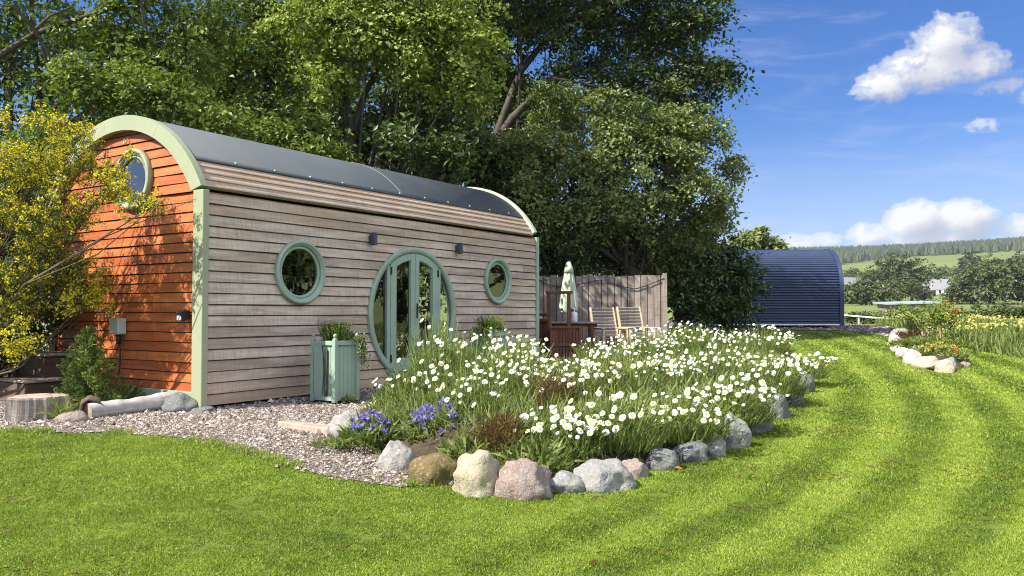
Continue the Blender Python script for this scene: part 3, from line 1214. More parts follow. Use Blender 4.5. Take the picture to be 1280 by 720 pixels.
def lap_wall(keep, n, pitch, x0, x1, axis, sign, z0=0.0, step=.04, out=.03, top=.006, seed=1, joints=True):
    """overlapping sawn boards; keep(u, z) says where wall exists. axis 'x': wall runs along x and faces -y"""
    rg = np.random.default_rng(seed)
    mb_v, mb_f, mb_r, mb_m = [], [], [], []
    us = np.linspace(x0, x1, int((x1 - x0) / step) + 1)
    nv = 4
    idx = {}

    def vid(p):
        k = tuple(round(q, 5) for q in p)
        if k not in idx:
            idx[k] = len(mb_v)
            mb_v.append(p)
        return idx[k]

    for i in range(n):
        za = z0 + i * pitch
        bow = rg.normal(0, .003, 4)
        cuts = sorted(rg.uniform(x0, x1, rg.integers(0, 3))) if joints else []
        rnds = rg.uniform(0, 1, 4)
        zs = za + pitch * np.array([0, .3, .6, .885 if axis == 'x' else .90, 1.0])

        def pt(u, z, k):
            f = (z - za) / pitch
            d = (out + (top - out) * f if k < nv else top - .008) + bow[0] * math.sin(u * 1.3 + i) + bow[1] * math.sin(u * 3.1 + 2 * i)
            zz = z + (bow[2] * math.sin(u * .9 + i * 2.0) if 0 < k < nv else 0)
            return (u, -d, zz) if axis == 'x' else (-d, u, zz)
        for a, b in zip(us[:-1], us[1:]):
            m = (a + b) / 2
            r = rnds[sum(1 for c in cuts if m > c)]
            for k in range(nv):
                if not keep(m, (zs[k] + zs[k + 1]) / 2):
                    continue
                q = [vid(pt(a, zs[k], k)), vid(pt(b, zs[k], k)), vid(pt(b, zs[k + 1], k + 1)), vid(pt(a, zs[k + 1], k + 1))]
                mb_f.append(q)
                mb_r.append(r)
                mb_m.append(1 if k == nv - 1 else 0)  # top strip takes the darker tone: lap shadow put into the colour
                if k == 0:
                    p, p2 = pt(a, zs[0], 0), pt(b, zs[0], 0)
                    if axis == 'x':
                        lo, lo2 = (a, -top + .002, zs[0]), (b, -top + .002, zs[0])
                    else:
                        lo, lo2 = (-top + .002, a, zs[0]), (-top + .002, b, zs[0])
                    mb_f.append([vid(lo), vid(lo2), vid(p2), vid(p)])
                    mb_r.append(r)
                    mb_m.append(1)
        if i and False:
            pass
    return mb_v, mb_f, mb_r, mb_m


def keep_front(u, z):
    for cu, cz, r in WIN:
        if math.hypot(u - cu, z - cz) < r - .045:
            return False
    if math.hypot(u - DU, z - DZ) < DR - .05 and z > .13:
        return False
    if abs(u - DU) < .62 and .10 < z < .3:
        return False
    return True


def wall_obj(name, data, mats):
    v, f, r, m = data
    me = bpy.data.meshes.new(name)
    me.from_pydata(v, [], f)
    for q in mats:
        me.materials.append(q)
    me.polygons.foreach_set('material_index', m)
    a = me.attributes.new('rnd', 'FLOAT', 'FACE')
    a.data.foreach_set('value', r)
    me.update()
    return obj_from(name, me, cabin)


wall_obj('front_wall', lap_wall(keep_front, 19, .1389, .052, L_, 'x', -1, 0.0, seed=4), [M['grey_board'], M['lap_edge_and_shade']])

EWC = (1.56, 2.93, .41)          # round window of the end wall


def keep_end(v, z):
    if math.hypot(v - EWC[0], z - EWC[1]) < EWC[2] - .05:
        return False
    if z > SPRING - .1:
        return math.hypot(v - W_ / 2, z - ZC) < RO - .07
    return True


wall_obj('end_wall', lap_wall(keep_end, 29, .1265, .03, W_ - .03, 'y', -1, .14, step=.045, out=.022, top=.004, seed=9, joints=True), [M['orange_board'], M['void']]).location = (.075, 0, 0)

# curved stepped boards between wall head and roof edge
ang_s, ang_e = math.asin(1.84 / 2.09) - .012, math.acos((3.07 - ZC) / 2.055)
mb = MB()
nb = 4
for i in range(nb):
    a0 = ang_s + (ang_e - ang_s) * i / nb
    a1 = ang_s + (ang_e - ang_s) * (i + 1) / nb
    r0, r1 = 2.055 + .018, 2.055 - .004
    pr = []
    for a, r in ((a0, r0), (a0 - .012, r0), (a1 - .012, r1), (a1, 2.03), (a0 + .004, 2.03)):
        pr.append((W_ / 2 - r * math.sin(a), ZC + r * math.cos(a)))
    us = np.linspace(.056, L_ - .002, 5)
    for q in range(4):
        V = [(u, y, z) for u in (us[q], us[q + 1]) for y, z in pr]
        n5 = len(pr)
        mb.add(V, [(k, (k + 1) % n5, n5 + (k + 1) % n5, n5 + k) for k in range(n5)] + [tuple(range(n5)), tuple(range(n5, 2 * n5))], RNG.uniform(.1, .8), 0)
mb.build('eaves_boards', [M['grey_board']], cabin)


def arc_sheet(mb, x0, x1, r0, r1, a0, a1, n=40, mat=0):
    V, Fs = [], []
    for i in range(n + 1):
        a = a0 + (a1 - a0) * i / n
        for x, r in ((x0, r0), (x1, r0), (x1, r1), (x0, r1)):
            V.append((x, W_ / 2 - r * math.sin(a), ZC + r * math.cos(a)))
    for i in range(n):
        for k in range(4):
            Fs.append((i * 4 + k, i * 4 + (k + 1) % 4, i * 4 + 4 + (k + 1) % 4, i * 4 + 4 + k))
    Fs += [(0, 1, 2, 3), (n * 4, n * 4 + 1, n * 4 + 2, n * 4 + 3)]
    mb.add(V, Fs, .5, mat, True)


mb = MB()
arc_sheet(mb, .02, L_ - .005, 2.062, 2.082, ang_e + .004, -ang_s, 48)
roof = mb.build('roof', [M['roof']], cabin)
mb = MB()
arc_sheet(mb, 4.02, 4.045, 2.083, 2.09, ang_e, -ang_s, 40)
mb.build('roof_seam', [M['seam']], roof)
sc = MB()
sc.lathe((0, 0, 0), [(0.0, .009), (.008, .008), (.012, .003), (.013, 0)], 8, 'z', closed=False)
scr = sc.build('roof_screw', [M['screw']], roof)
first = True
for row_a in (ang_e - .022, .02):
    for k in range(12):
        u = .05 + k * .655 + (.3 if row_a < .1 else 0)
        if u > L_ - .03:
            continue
        s = scr if first else scr.copy()
        if not first:
            COL.objects.link(s)
        first = False
        s.parent = roof
        s.location = (u, W_ / 2 - 2.083 * math.sin(row_a), ZC + 2.083 * math.cos(row_a))
        s.rotation_euler = (row_a, 0, 0)

# arch trims and corner posts
def arch(x0, x1, ro, ri, vs_in, mat):
    mb = MB()
    ao = math.asin(W_ / 2 / ro)
    ai = math.asin((W_ / 2 - vs_in) / ri)
    n = 7
    per = 9
    for s in range(n):           # seven butted segments
        V, Fs = [], []
        for k in range(per + 1):
            t = (s + k / per) / n
            bo, bi = -ao + 2 * ao * t, -ai + 2 * ai * t
            e = .0012
            V += [(x0 + e * (s % 2), W_ / 2 + ro * math.sin(bo), ZC + ro * math.cos(bo)), (x0 + e * (s % 2), W_ / 2 + ri * math.sin(bi), ZC + ri * math.cos(bi)),
                  (x1, W_ / 2 + ri * math.sin(bi), ZC + ri * math.cos(bi)), (x1, W_ / 2 + ro * math.sin(bo), ZC + ro * math.cos(bo))]
        for k in range(per):
            for q in range(4):
                Fs.append((k * 4 + q, k * 4 + (q + 1) % 4, k * 4 + 4 + (q + 1) % 4, k * 4 + 4 + q))
        Fs += [(0, 1, 2, 3), (per * 4, per * 4 + 1, per * 4 + 2, per * 4 + 3)]
        mb.add(V, Fs, RNG.uniform(.3, .7))
    return mb.build('arch_trim', [mat], cabin)


arch(-.04, .055, 2.095, 1.895, .20, M['trim_green'])
for v0 in (-.045, W_ - .165):
    mb = MB()
    mb.box((.007, v0 + .1, 1.32), (.092, .20, 2.68), bev=.006)
    mb.build('corner_post', [M['trim_green']], cabin)
a2 = arch(L_, L_ + .10, 2.125, 1.90, .2, M['sunlit_edge'])
for v0 in (-.05, W_ - .15):
    mb = MB()
    mb.box((L_ + .05, v0 + .1, 1.33), (.1, .2, 2.66), bev=.005)
    mb.build('corner_post', [M['green']], cabin)
mb = MB()
mb.box((.03, W_ / 2, .055), (.05, W_ - .42, .2), bev=.004)
mb.build('base_board', [M['green']], cabin)

# shell behind the boards, floor, far walls: the rooms seen through the glass
mb = MB()
mb.box((L_ / 2, W_ / 2, .03), (L_ - .1, W_ - .1, .06))
mb.build('floor', [M['lining']], cabin)
mb = MB()
mb.box((L_ / 2, W_ - .03, SPRING / 2), (L_, .06, SPRING))
mb.build('rear_wall', [M['grey_board']], cabin)
mb = MB()
lp = [(W_ / 2 - 2.05 * math.sin(a), ZC + 2.05 * math.cos(a)) for a in np.linspace(ang_s, -ang_s, 30)] + [(W_ - .06, .0), (.03, .0)]
mb.add([(L_ - .03, y, z) for y, z in lp], [tuple(range(len(lp)))])
mb.build('far_end_wall', [M['orange_board']], cabin)
mb = MB()
arc_sheet(mb, .05, L_ - .05, 2.0, 2.02, ang_s, -ang_s, 30)
mb.build('ceiling_lining', [M['lining']], cabin)
mb = MB()
mb.box((2.9, W_ / 2 + .7, 1.2), (.05, 2.0, 2.3))
mb.box((5.3, W_ / 2 + .5, 1.2), (.05, 2.4, 2.3))
mb.build('partition', [M['lining']], cabin)
mb = MB()
for v in (.35, W_ / 2, W_ - .35):
    mb.box((L_ / 2, v, -.09), (L_ - .2, .12, .14))
mb.build('base_beam', [M['void']], cabin)

# round windows
def ring_profile(ro, w, y_out, y_in):
    return [(ro, y_in), (ro, y_out + .012), (ro - .012, y_out), (ro - w * .55, y_out), (ro - w * .6, y_out + .014), (ro - w + .008, y_out + .018), (ro - w, y_out + .03), (ro - w, y_in)]


for (cu, cz, r) in WIN:
    mb = MB()
    mb.lathe((cu, 0, cz), ring_profile(r, .075, -.085, .02), 72, 'y')
    fr = mb.build('round_window', [M['green']], cabin)
    mb = MB()
    r2 = r - .078
    mb.lathe((cu, 0, cz), [(r2, -.035), (r2, .03), (r2 - .04, .03), (r2 - .04, -.03), (r2 - .034, -.04), (r2 - .006, -.04)], 64, 'y')
    mb.build('sash', [M['green']], fr)
    mb = MB()
    mb.plate([(cu + (r2 - .03) * math.cos(a), cz + (r2 - .03) * math.sin(a)) for a in np.linspace(0, 2 * math.pi, 48, endpoint=False)], -.012)
    mb.build('glass', [M['glass']], fr)
    if cu < 3:
        mb = MB()
        pts = [(cu + .02, .28, cz - .42), (cu + .02, .28, cz - .14)] + [(cu + .02 - .12 + .12 * math.cos(a), .28, cz - .14 + .12 * math.sin(a)) for a in np.linspace(.3, math.pi, 9)] + [(cu - .22, .28, cz - .2)]
        mb.tube(pts, .013, 8)
        mb.build('kitchen_tap', [M['chrome']], cabin)
mb = MB()
mb.lathe((.06, EWC[0], EWC[1]), [(a, b) for a, b in ring_profile(EWC[2], .085, -.075, .03)], 72, 'x')
fr = mb.build('round_window', [M['trim_green']], cabin)
mb = MB()
r2 = EWC[2] - .088
mb.lathe((.06, EWC[0], EWC[1]), [(r2, -.03), (r2, .03), (r2 - .035, .03), (r2 - .035, -.028), (r2 - .03, -.036), (r2 - .006, -.036)], 64, 'x')
mb.build('sash', [M['trim_green']], fr)
mb = MB()
mb.add([(.048, EWC[0] + (r2 - .02) * math.cos(a), EWC[1] + (r2 - .02) * math.sin(a)) for a in np.linspace(0, 2 * math.pi, 48, endpoint=False)], [tuple(range(48))])
mb.build('glass', [M['glass']], fr)

# round double door
zb = .20
ao_ = math.asin((DZ - zb) / DR)
mb = MB()
mb.lathe((DU, 0, DZ), [(DR, .02), (DR, -.058), (DR - .01, -.068), (DR - .08, -.068), (DR - .085, -.055), (DR - .1, -.05), (DR - .1, .02)], 96, 'y', -ao_, math.pi + ao_)
df = mb.build('door_frame', [M['green']], cabin)
mb = MB()
mb.box((DU, -.05, .145), (1.22, .16, .10), bev=.008)
mb.build('door_sill', [M['green']], df)
RI = DR - .1
for s in (-1, 1):
    # fixed side light: mullion and pane
    mb = MB()
    u0 = DU + s * .63
    zt = DZ + math.sqrt(RI ** 2 - .63 ** 2)
    mb.box((u0, -.012, (zb + zt) / 2), (.075, .07, zt - zb), bev=.004)
    mb.build('mullion', [M['green']], df)
    us = np.linspace(.665, RI, 14)
    lp = [(DU + s * u, DZ + math.sqrt(max(0, RI ** 2 - u * u))) for u in us] + [(DU + s * u, max(zb, DZ - math.sqrt(max(0, RI ** 2 - u * u)))) for u in us[::-1]]
    mb = MB()
    mb.plate(lp, .0)
    mb.build('side_pane', [M['glass']], df)
    # leaf
    ua, ub = .004, .588
    K = 18

    def leaf_loop(ra, a, b, z0):
        arc = [(u, DZ + math.sqrt(ra ** 2 - u ** 2)) for u in np.linspace(b, a, K)]
        return [(DU + s * u, z) for u, z in [(a, z0), (b, z0)] + arc]
    outer = leaf_loop(RI - .004, ua, ub, zb + .005)
    inner = leaf_loop(RI - .105, .105, .455, .40)
    inner2 = leaf_loop(RI - .118, .118, .442, .415)
    mb = MB()
    mb.loops(outer, inner, -.048, .0)
    mb.loops(inner, inner2, -.032, -.002)
    lf = mb.build('door_leaf', [M['green']], cabin)
    mb = MB()
    mb.plate(inner2, -.016)
    mb.build('glass', [M['glass']], lf)
    for hz in (.42, 1.80):
        mb = MB()
        mb.box((DU + s * .588, -.056, hz), (.028, .018, .12), bev=.003)
        mb.tube([(DU + s * .588, -.066, hz - .06), (DU + s * .588, -.066, hz + .06)], .008, 6)
        mb.build('hinge', [M['black']], lf)
    mb = MB()
    mb.beam((DU + s * .06, -.052, zb + .035), (DU + s * .57, -.052, zb + .035), .02, .045, bev=.004)
    mb.build('drip_bar', [M['green']], lf)
    if s == 1:
        mb = MB()
        mb.box((DU + .05, -.054, 1.17), (.036, .012, .24), bev=.004)
        mb.tube([(DU + .05, -.055, 1.22), (DU + .05, -.10, 1.22), (DU + .065, -.108, 1.22), (DU + .16, -.105, 1.215)], .011, 8)
        mb.lathe((DU + .05, -.062, 1.12), [(0, -.004), (.012, -.004), (.012, .004)], 12, 'y', closed=False)
        mb.build('handle', [M['black']], lf)

# wall lights and fittings
for u, z in ((2.93, 2.265), (5.10, 2.26)):
    mb = MB()
    mb.box((u, -.035, z), (.07, .03, .11), bev=.004)
    mb.box((u, -.10, z), (.075, .085, .19), bev=.006)
    mb.build('wall_light', [M['slate']], cabin)
mb = MB()
mb.box((.02, .34, 1.12), (.03, .10, .10), bev=.004)
mb.beam((.015, .34, 1.13), (-.075, .35, 1.09), .11, .13, bev=.012, up=(.3, 0, 1))
lt = mb.build('flood_light', [M['black']], cabin)
mb = MB()
mb.box((-.079, .352, 1.075), (.012, .085, .06), bev=.004)
mb.build('lens', [M['grey_metal']], lt)
mb = MB()
mb.box((-.01, 1.80, .96), (.12, .22, .22), bev=.012)
mb.box((-.073, 1.80, .96), (.01, .19, .19), bev=.004)
jb = mb.build('junction_box', [M['grey_metal']], cabin)
mb = MB()
mb.tube([(.0, 1.80, .86), (.005, 1.80, .72)], .03, 10)
mb.tube([(.005, 1.79, .74), (.015, 1.78, .55), (.02, 1.80, .35), (-.02, 1.85, .16), (-.06, 1.9, -.05)], .012, 8)
mb.tube([(.0, 1.76, .76), (-.03, 1.70, .74), (-.02, 1.68, .80), (.0, 1.70, .86)], .006, 6)
mb.build('cable', [M['black']], jb)
mb = MB()
mb.tube([(.04, 1.70, 3.50), (.01, 1.72, 3.43), (.01, 1.77, 3.42), (.04, 1.79, 3.50)], .008, 6)
mb.build('hook', [M['trim_green']], cabin)


# ------------------------------------------------------------------ planters
def planter(name, label, u, v, seed):
    p = cab(u, v)
    z = float(H(*p)) + .02
    root = empty(name, (p[0], p[1], z), TH)
    tag(root, label, 'planter', 'tall sage green planters by the door')
    w, h = .40, .80
    mb = MB()
    for k in range(4):
        a = k * math.pi / 2
        for j in range(5):
            x = -.15 + j * .075
            warp = .0
            c, s = math.cos(a), math.sin(a)
            px_, py_ = x, -w / 2 + .012
            mb.box((px_ * c - py_ * s, px_ * s + py_ * c, h / 2), (.073, .016, h - .06), a, .5, 0, .003)
    mb.build('side_panel', [M['green']], root)
    for sx in (-1, 1):
        for sy in (-1, 1):
            mb = MB()
            mb.box((sx * w / 2, sy * w / 2, h / 2 + .01), (.058, .058, h + .02), bev=.005)
            mb.lathe((sx * w / 2, sy * w / 2, h + .02), [(.0, .075), (.015, .07), (.026, .05), (.02, .025), (.012, .018), (.03, .008), (.03, 0)], 12, 'z', closed=False)
            mb.build('corner_post', [M['green']], root)
    for k in range(4):
        a = k * math.pi / 2
        for zz in (.05, h - .03):
            mb = MB()
            mb.box(((w / 2 + .004) * math.sin(a), -(w / 2 + .004) * math.cos(a), zz), (w - .06, .034, .06), a, .5, 0, .004)
            mb.build('rail', [M['green']], root)
    mb = MB()
    mb.box((0, 0, h - .06), (w - .04, w - .04, .04))
    mb.build('compost', [M['soil']], root)
    return root


def spiky_plant(name, label, loc, n, hgt, spread, seed, heather=True, trail=None):
    rg = np.random.default_rng(seed)
    root = empty(name, loc)
    tag(root, label, 'plant')
    th = rg.uniform(0, 6.28, n)
    rad = np.sqrt(rg.uniform(0, 1, n)) * spread
    B = np.stack([rad * np.cos(th), rad * np.sin(th), np.zeros(n)], 1)
    D = unit(np.stack([B[:, 0] * 1.0 + rg.normal(0, .12, n), B[:, 1] * 1.0 + rg.normal(0, .12, n), np.full(n, .75)], 1))
    hh = hgt * rg.uniform(.55, 1.1, n)
    m = 26
    t = rg.uniform(.15, 1, (n, m))
    P = (B[:, None] + D[:, None] * (hh[:, None] * t)[..., None]).reshape(-1, 3)
    Nn = unit(rg.normal(size=P.shape) + np.repeat(D, m, 0) * .6)
    V1 = leaf_quads(P + rg.normal(0, .005, P.shape), Nn, rg.uniform(.02, .045, len(P)), .3, .1)
    V2, F2 = blades(B, D, hh, .008, .05)
    F1 = quadfaces(len(P))
    obj_from('foliage', np_mesh('foliage', np.concatenate([V1, V2]), np.concatenate([F1, F2 + len(V1)]), M['leaf_mid'], rg.uniform(0, 1, len(F1) + len(F2))), root)
    if trail:
        Ps = []
        for q in range(trail[0]):
            a = rg.uniform(trail[1] - .8, trail[1] + .8)
            p = np.array([math.cos(a) * .2, math.sin(a) * .2, .02])
            v = np.array([math.cos(a) * .05, math.sin(a) * .05, .035])
            for k in range(int(rg.integers(8, 18))):
                p = p + v + rg.normal(0, .008, 3)
                v = v * np.array([.7, .7, 1]) + np.array([0, 0, -.012])
                v[2] = max(v[2], -.035)
                for _ in range(5):
                    Ps.append(p + rg.normal(0, .02, 3))
        Ps = np.array(Ps)
        obj_from('trailing_leaves', np_mesh('trailing_leaves', leaf_quads(Ps, rand_dirs(len(Ps)), rg.uniform(.02, .04, len(Ps)), .7), quadfaces(len(Ps)), M['leaf_grey'], rg.uniform(0, 1, len(Ps))), root)
    return root


pl1 = planter('planter', 'tall sage green planter with a warped split board, left of the round door', 1.53, -.72, 1)
# the warped board standing off its neighbour on the face towards the end wall
mb = MB()
prev = None
V = []
for k in range(13):
    t = k / 12
    bow = .05 * math.sin(math.pi * t)
    for dx, dy in ((-.228 - bow * .35, .03 - bow), (-.214 - bow * .35, .03 - bow), (-.214 - bow * .35, .16 - bow * .4), (-.228 - bow * .35, .16 - bow * .4)):
        V.append((dx, dy, .06 + t * .68))
mb.add(V, [(k * 4 + q, k * 4 + (q + 1) % 4, k * 4 + 4 + (q + 1) % 4, k * 4 + 4 + q) for k in range(12) for q in range(4)] + [(0, 1, 2, 3), (48, 49, 50, 51)])
tag(mb.build('warped_board', [M['green']], pl1), 'loose board bowed away from its neighbours')
mb = MB()
mb.box((-.217, -.055, .38), (.012, .045, .62))
tag(mb.build('split', [M['void']], pl1), 'dark gap beside the bowed board')
pl2 = planter('planter', 'sage green planter half hidden by daisies, right of the round door', 5.08, -.72, 2)
l1, l2 = pl1.location, pl2.location
spiky_plant('heather', 'spiky green heather with trailing leaves in the left planter', (l1.x, l1.y, l1.z + .76), 150, .30, .17, 5, trail=(22, TH - math.pi / 2 + .9))
spiky_plant('heather', 'dense green heather in the planter right of the door', (l2.x + .03, l2.y, l2.z + .76), 150, .32, .17, 6, trail=(12, TH + math.pi + .2))
# ------------------------------------------------------------------ patio behind the bed
def fence():
    A, B = at(640, 346, 20.6), at(834, 344, 20.0)
    za = float(H(A[0], A[1]))
    root = empty('board_fence', (A[0], A[1], za), math.atan2(B[1] - A[1], B[0] - A[0]))
    tag(root, 'weathered vertical board fence behind the patio chairs', 'fence')
    Ln = math.hypot(B[0] - A[0], B[1] - A[1])
    Ht = B[2] - za
    mb = MB()
    n = 24
    w = Ln / n
    for i in range(n):
        mb.box((i * w + w / 2, RNG.normal(0, .004), Ht / 2 + RNG.normal(0, .012)), (w - .012 - .004 * (i % 3), .022, Ht), 0, RNG.uniform(0, 1), 0, .003)
    mb.box((Ln / 2, .018, Ht / 2 - .03), (Ln - .02, .008, Ht - .08), 0, .5, 1)  # added dark sheet standing for the shade in the board grooves
    mb.build('board_panel', [M['fence'], M['void']], root)
    mb = MB()
    for z in (.4, 1.1, Ht - .2):
        mb.box((Ln / 2, .05, z), (Ln, .05, .09))
    mb.build('back_rail', [M['fence']], root)
    for x in (.1, Ln / 2, Ln - .05):
        mb = MB()
        mb.box((x, .1, Ht / 2 + .02), (.09, .09, Ht + .05), bev=.006)
        mb.build('post', [M['fence']], root)
    mb = MB()
    mb.box((Ln - .06, -.03, Ht / 2 + .02), (.11, .03, Ht + .06), 0, .2, 0, .004)
    mb.build('end_board', [M['fence']], root)
    # dark cable slung along the boards
    mb = MB()
    pts = []
    for (x, y) in ((668, 345), (684, 354), (700, 357.5), (720, 356), (737, 352), (751, 349.5), (768, 354), (783, 359), (795, 361), (808, 357), (820, 352), (830, 348)):
        p = at(x, y, 20.0)
        f = (p[0] - A[0]) / (B[0] - A[0])
        pts.append((p[0], A[1] + (B[1] - A[1]) * f - .05, p[2]))
    mb.tube(pts, .012, 6)
    tag(mb.build('hanging_cable', [M['black']]), 'dark cable slung in loops along the board fence', 'cable')
    return root


fence()
PATIO_Z = .0
TP = math.atan2(.25, 1)


def hz(x, y):
    return float(H(x, y)) + .02


# closed parasol
p = at(711, 388, 19.1)
z0 = hz(p[0], p[1])
root = empty('parasol', (p[0], p[1], z0))
tag(root, 'closed sage green parasol standing behind the patio table', 'parasol')
top = at(711, 328, 19.1)[2] - z0
mb = MB()
mb.tube([(0, 0, .05), (0, 0, top - .02)], .02, 10)
mb.build('pole', [M['brown']], root)
mb = MB()
mb.lathe((0, 0, 0), [(0, 0), (.24, 0), (.24, .05), (.05, .09), (.03, .2), (0, .2)], 24, 'z', closed=False)
mb.build('base', [M['black']], root)
mb = MB()
n = 32
prof = [(.0, top), (.05, top - .03), (.085, top - .16), (.10, top - .28), (.135, top - .55), (.165, top - .85), (.19, top - 1.05), (.175, top - 1.12)]
V, Fs = [], []
for r, z in prof:
    for k in range(n):
        a = 2 * math.pi * k / n
        rr = r * (1 + .26 * math.sin(a * 8 + z * .6) * min(1, (top - z) * 2.2))
        V.append((rr * math.cos(a), rr * math.sin(a), z + .05 * math.sin(a * 4) * (z < top - 1.0)))
for j in range(len(prof) - 1):
    for k in range(n):
        Fs.append((j * n + k, j * n + (k + 1) % n, j * n + n + (k + 1) % n, j * n + n + k))
mb.add(V, Fs, smooth=True)
mb.build('canopy', [M['canvas']], root)
mb = MB()
mb.lathe((0, 0, 0), [(.0, top + .02), (.04, top + .01), (.10, top - .13), (.115, top - .25), (.108, top - .25), (.09, top - .13), (0, top)], 24, 'z', closed=False)
mb.build('top_cap', [M['canvas']], root)

# table with pale worn top
a, b = at(688, 402.5, 18.2), at(748, 402.5, 18.2)
cx, cy, zt = (a[0] + b[0]) / 2, 18.35, a[2]
z0 = hz(cx, cy)
root = empty('patio_table', (cx, cy, z0))
tag(root, 'brown patio table with pale worn slatted top in front of the parasol', 'table')
tw, th_ = b[0] - a[0], zt - z0
mb = MB()
for k in range(6):
    mb.box((0, -.36 + k * .145, th_ - .015), (tw, .13, .03), 0, RNG.uniform(0, 1), 0, .004)
mb.build('tabletop', [M['plank_top']], root)
mb = MB()
for y in (-.33, .33):
    mb = MB()
    mb.box((0, y, th_ - .075), (tw - .1, .03, .08))
    mb.build('apron', [M['brown']], root)
for sx in (-1, 1):
    for y in (-.33, .33):
        mb = MB()
        mb.beam((sx * (tw / 2 - .12), y, 0), (sx * (tw / 2 - .16), y, th_ - .04), .07, .07, bev=.004)
        mb.build('leg', [M['brown']], root)
# pump bottle
p = at(718, 402.5, 18.15)
root = empty('pump_bottle', (p[0], 18.15, z0 + th_))
tag(root, 'white pump bottle standing on the patio table', 'bottle')
mb = MB()
mb.lathe((0, 0, 0), [(0, 0), (.062, 0), (.068, .01), (.068, .19), (.055, .215), (.022, .225), (.022, .24), (0, .24)], 20, 'z', closed=False)
mb.build('body', [M['plastic_white']], root)
mb = MB()
mb.tube([(0, 0, .24), (0, 0, .295)], .012, 8)
mb.tube([(.01, 0, .295), (-.06, 0, .29)], .01, 8)
mb.build('pump', [M['plastic_white']], root)

# open timber frame of the patio bar with the slatted front
p = at(699, 445, 17.0)
z0 = hz(p[0], 17.0)
root = empty('patio_bar', (p[0], 17.0, z0))
tag(root, 'low dark brown slatted patio bar with an open timber frame above it', 'patio bar')


def loc(x, y, Y):
    q = at(x, y, Y)
    return (q[0] - p[0], Y - 17.0, q[2] - z0)


x0, _, zz = loc(688, 409, 17.0)
x1 = loc(726, 409, 17.0)[0]
mb = MB()
n = 8
for k in range(n):
    xx = x0 + .04 + (x1 - x0 - .08) * (k + .5) / n
    mb.box((xx, 0, zz / 2 - .02), ((x1 - x0 - .08) / n - .012, .022, zz - .1), 0, RNG.uniform(0, 1), 0, .003)
mb.build('slatted_front', [M['brown']], root)
mb = MB()
mb.box(((x0 + x1) / 2, .0, zz), (x1 - x0 + .04, .10, .05), bev=.006)
mb.box(((x0 + x1) / 2, -.014, zz * .52), (x1 - x0, .03, .06), bev=.004)
for xx in (x0 + .02, x1 - .02):
    mb.box((xx, 0, zz / 2 - .02), (.06, .06, zz - .04), bev=.004)
mb.box(((x0 + x1) / 2, .45, zz / 2), (x1 - x0 - .05, .02, zz - .06))
for xx in (x0 + .03, x1 - .03):
    mb.box((xx, .23, zz / 2), (.022, .42, zz - .06))
mb.build('carcass', [M['brown']], root)
for xx in (686, 711):
    q = loc(xx, 366, 17.3)
    mb = MB()
    mb.box((q[0], .3, q[2] / 2), (.075, .075, q[2]), bev=.005)
    mb.build('post', [M['brown']], root)
qa, qb = loc(682, 365.5, 17.3), loc(716, 365.5, 17.3)
mb = MB()
mb.box(((qa[0] + qb[0]) / 2, .3, qa[2]), (qb[0] - qa[0], .11, .06), bev=.006)
mb.build('top_rail', [M['brown']], root)

# brown storage chest at the cabin end
p = at(672, 440, 17.6)
z0 = hz(p[0], 17.6)
root = empty('storage_chest', (p[0], 17.6, z0))
tag(root, 'tall red brown slatted chest with thick lid beside the far cabin corner', 'chest')
zt = at(672, 391, 17.6)[2] - z0
x1 = at(687, 391, 17.6)[0] - p[0]
mb = MB()
for k in range(7):
    mb.box((-.42 + k * .1, 0, zt / 2 - .08), (.088, .02, zt - .18), 0, RNG.uniform(0, 1), 0, .003)
mb.build('slatted_front', [M['brown']], root)
mb = MB()
mb.box((-.1, .3, zt / 2 - .08), (.66, .54, zt - .2))
mb.build('carcass', [M['brown']], root)
for dz in (.0, .13):
    mb = MB()
    mb.box(((x1 - .55) / 2, .26, zt - .04 - dz), (.55 + x1, .62, .075), bev=.02)
    mb.build('lid', [M['brown']], root)


# two slatted armchairs
def armchair(label, x, Y, rz):
    q = at(x, 413, Y)
    z0 = hz(q[0], Y)
    root = empty('garden_armchair', (q[0], Y, z0), rz)
    tag(root, label, 'chair', 'slatted garden armchairs in front of the fence')
    w = .58
    sz = .40
    mb = MB()
    for k in range(9):
        t = k / 8
        y = .22 + .22 * t
        z = sz + .06 + .60 * t
        mb.beam((-w / 2 + .03, y, z), (w / 2 - .03, y, z), .018, .062, RNG.uniform(0, 1), 0, (0, -.35, 1), .003)
    mb.build('backrest', [M['grey_slat']], root)
    mb = MB()
    for k in range(8):
        y = -.28 + k * .068
        mb.box((0, y, sz - .06 * (k / 8)), (w - .04, .055, .02), 0, RNG.uniform(0, 1), 0, .003)
    mb.build('seat', [M['grey_slat']], root)
    for s in (-1, 1):
        mb = MB()
        mb.beam((s * w / 2, .20, sz - .1), (s * w / 2, .47, sz + .70), .035, .075, bev=.006)
        mb.build('back_stile', [M['pale_wood']], root)
        mb = MB()
        mb.box((s * (w / 2 + .03), -.02, sz + .22), (.09, .62, .028), bev=.008)
        mb.build('armrest', [M['pale_wood']], root)
        mb = MB()
        mb.box((s * (w / 2 + .02), -.28, (sz + .2) / 2), (.06, .06, sz + .2), bev=.005)
        mb.build('leg', [M['pale_wood']], root)
        mb = MB()
        mb.beam((s * (w / 2 + .02), .38, 0), (s * (w / 2 + .02), .22, sz + .2), .05, .06, bev=.005)
        mb.build('leg', [M['pale_wood']], root)
    return root


armchair('slatted garden armchair beside the patio table', 763, 18.7, .33)
armchair('slatted garden armchair standing nearest the right end of the fence', 797, 18.8, .33)


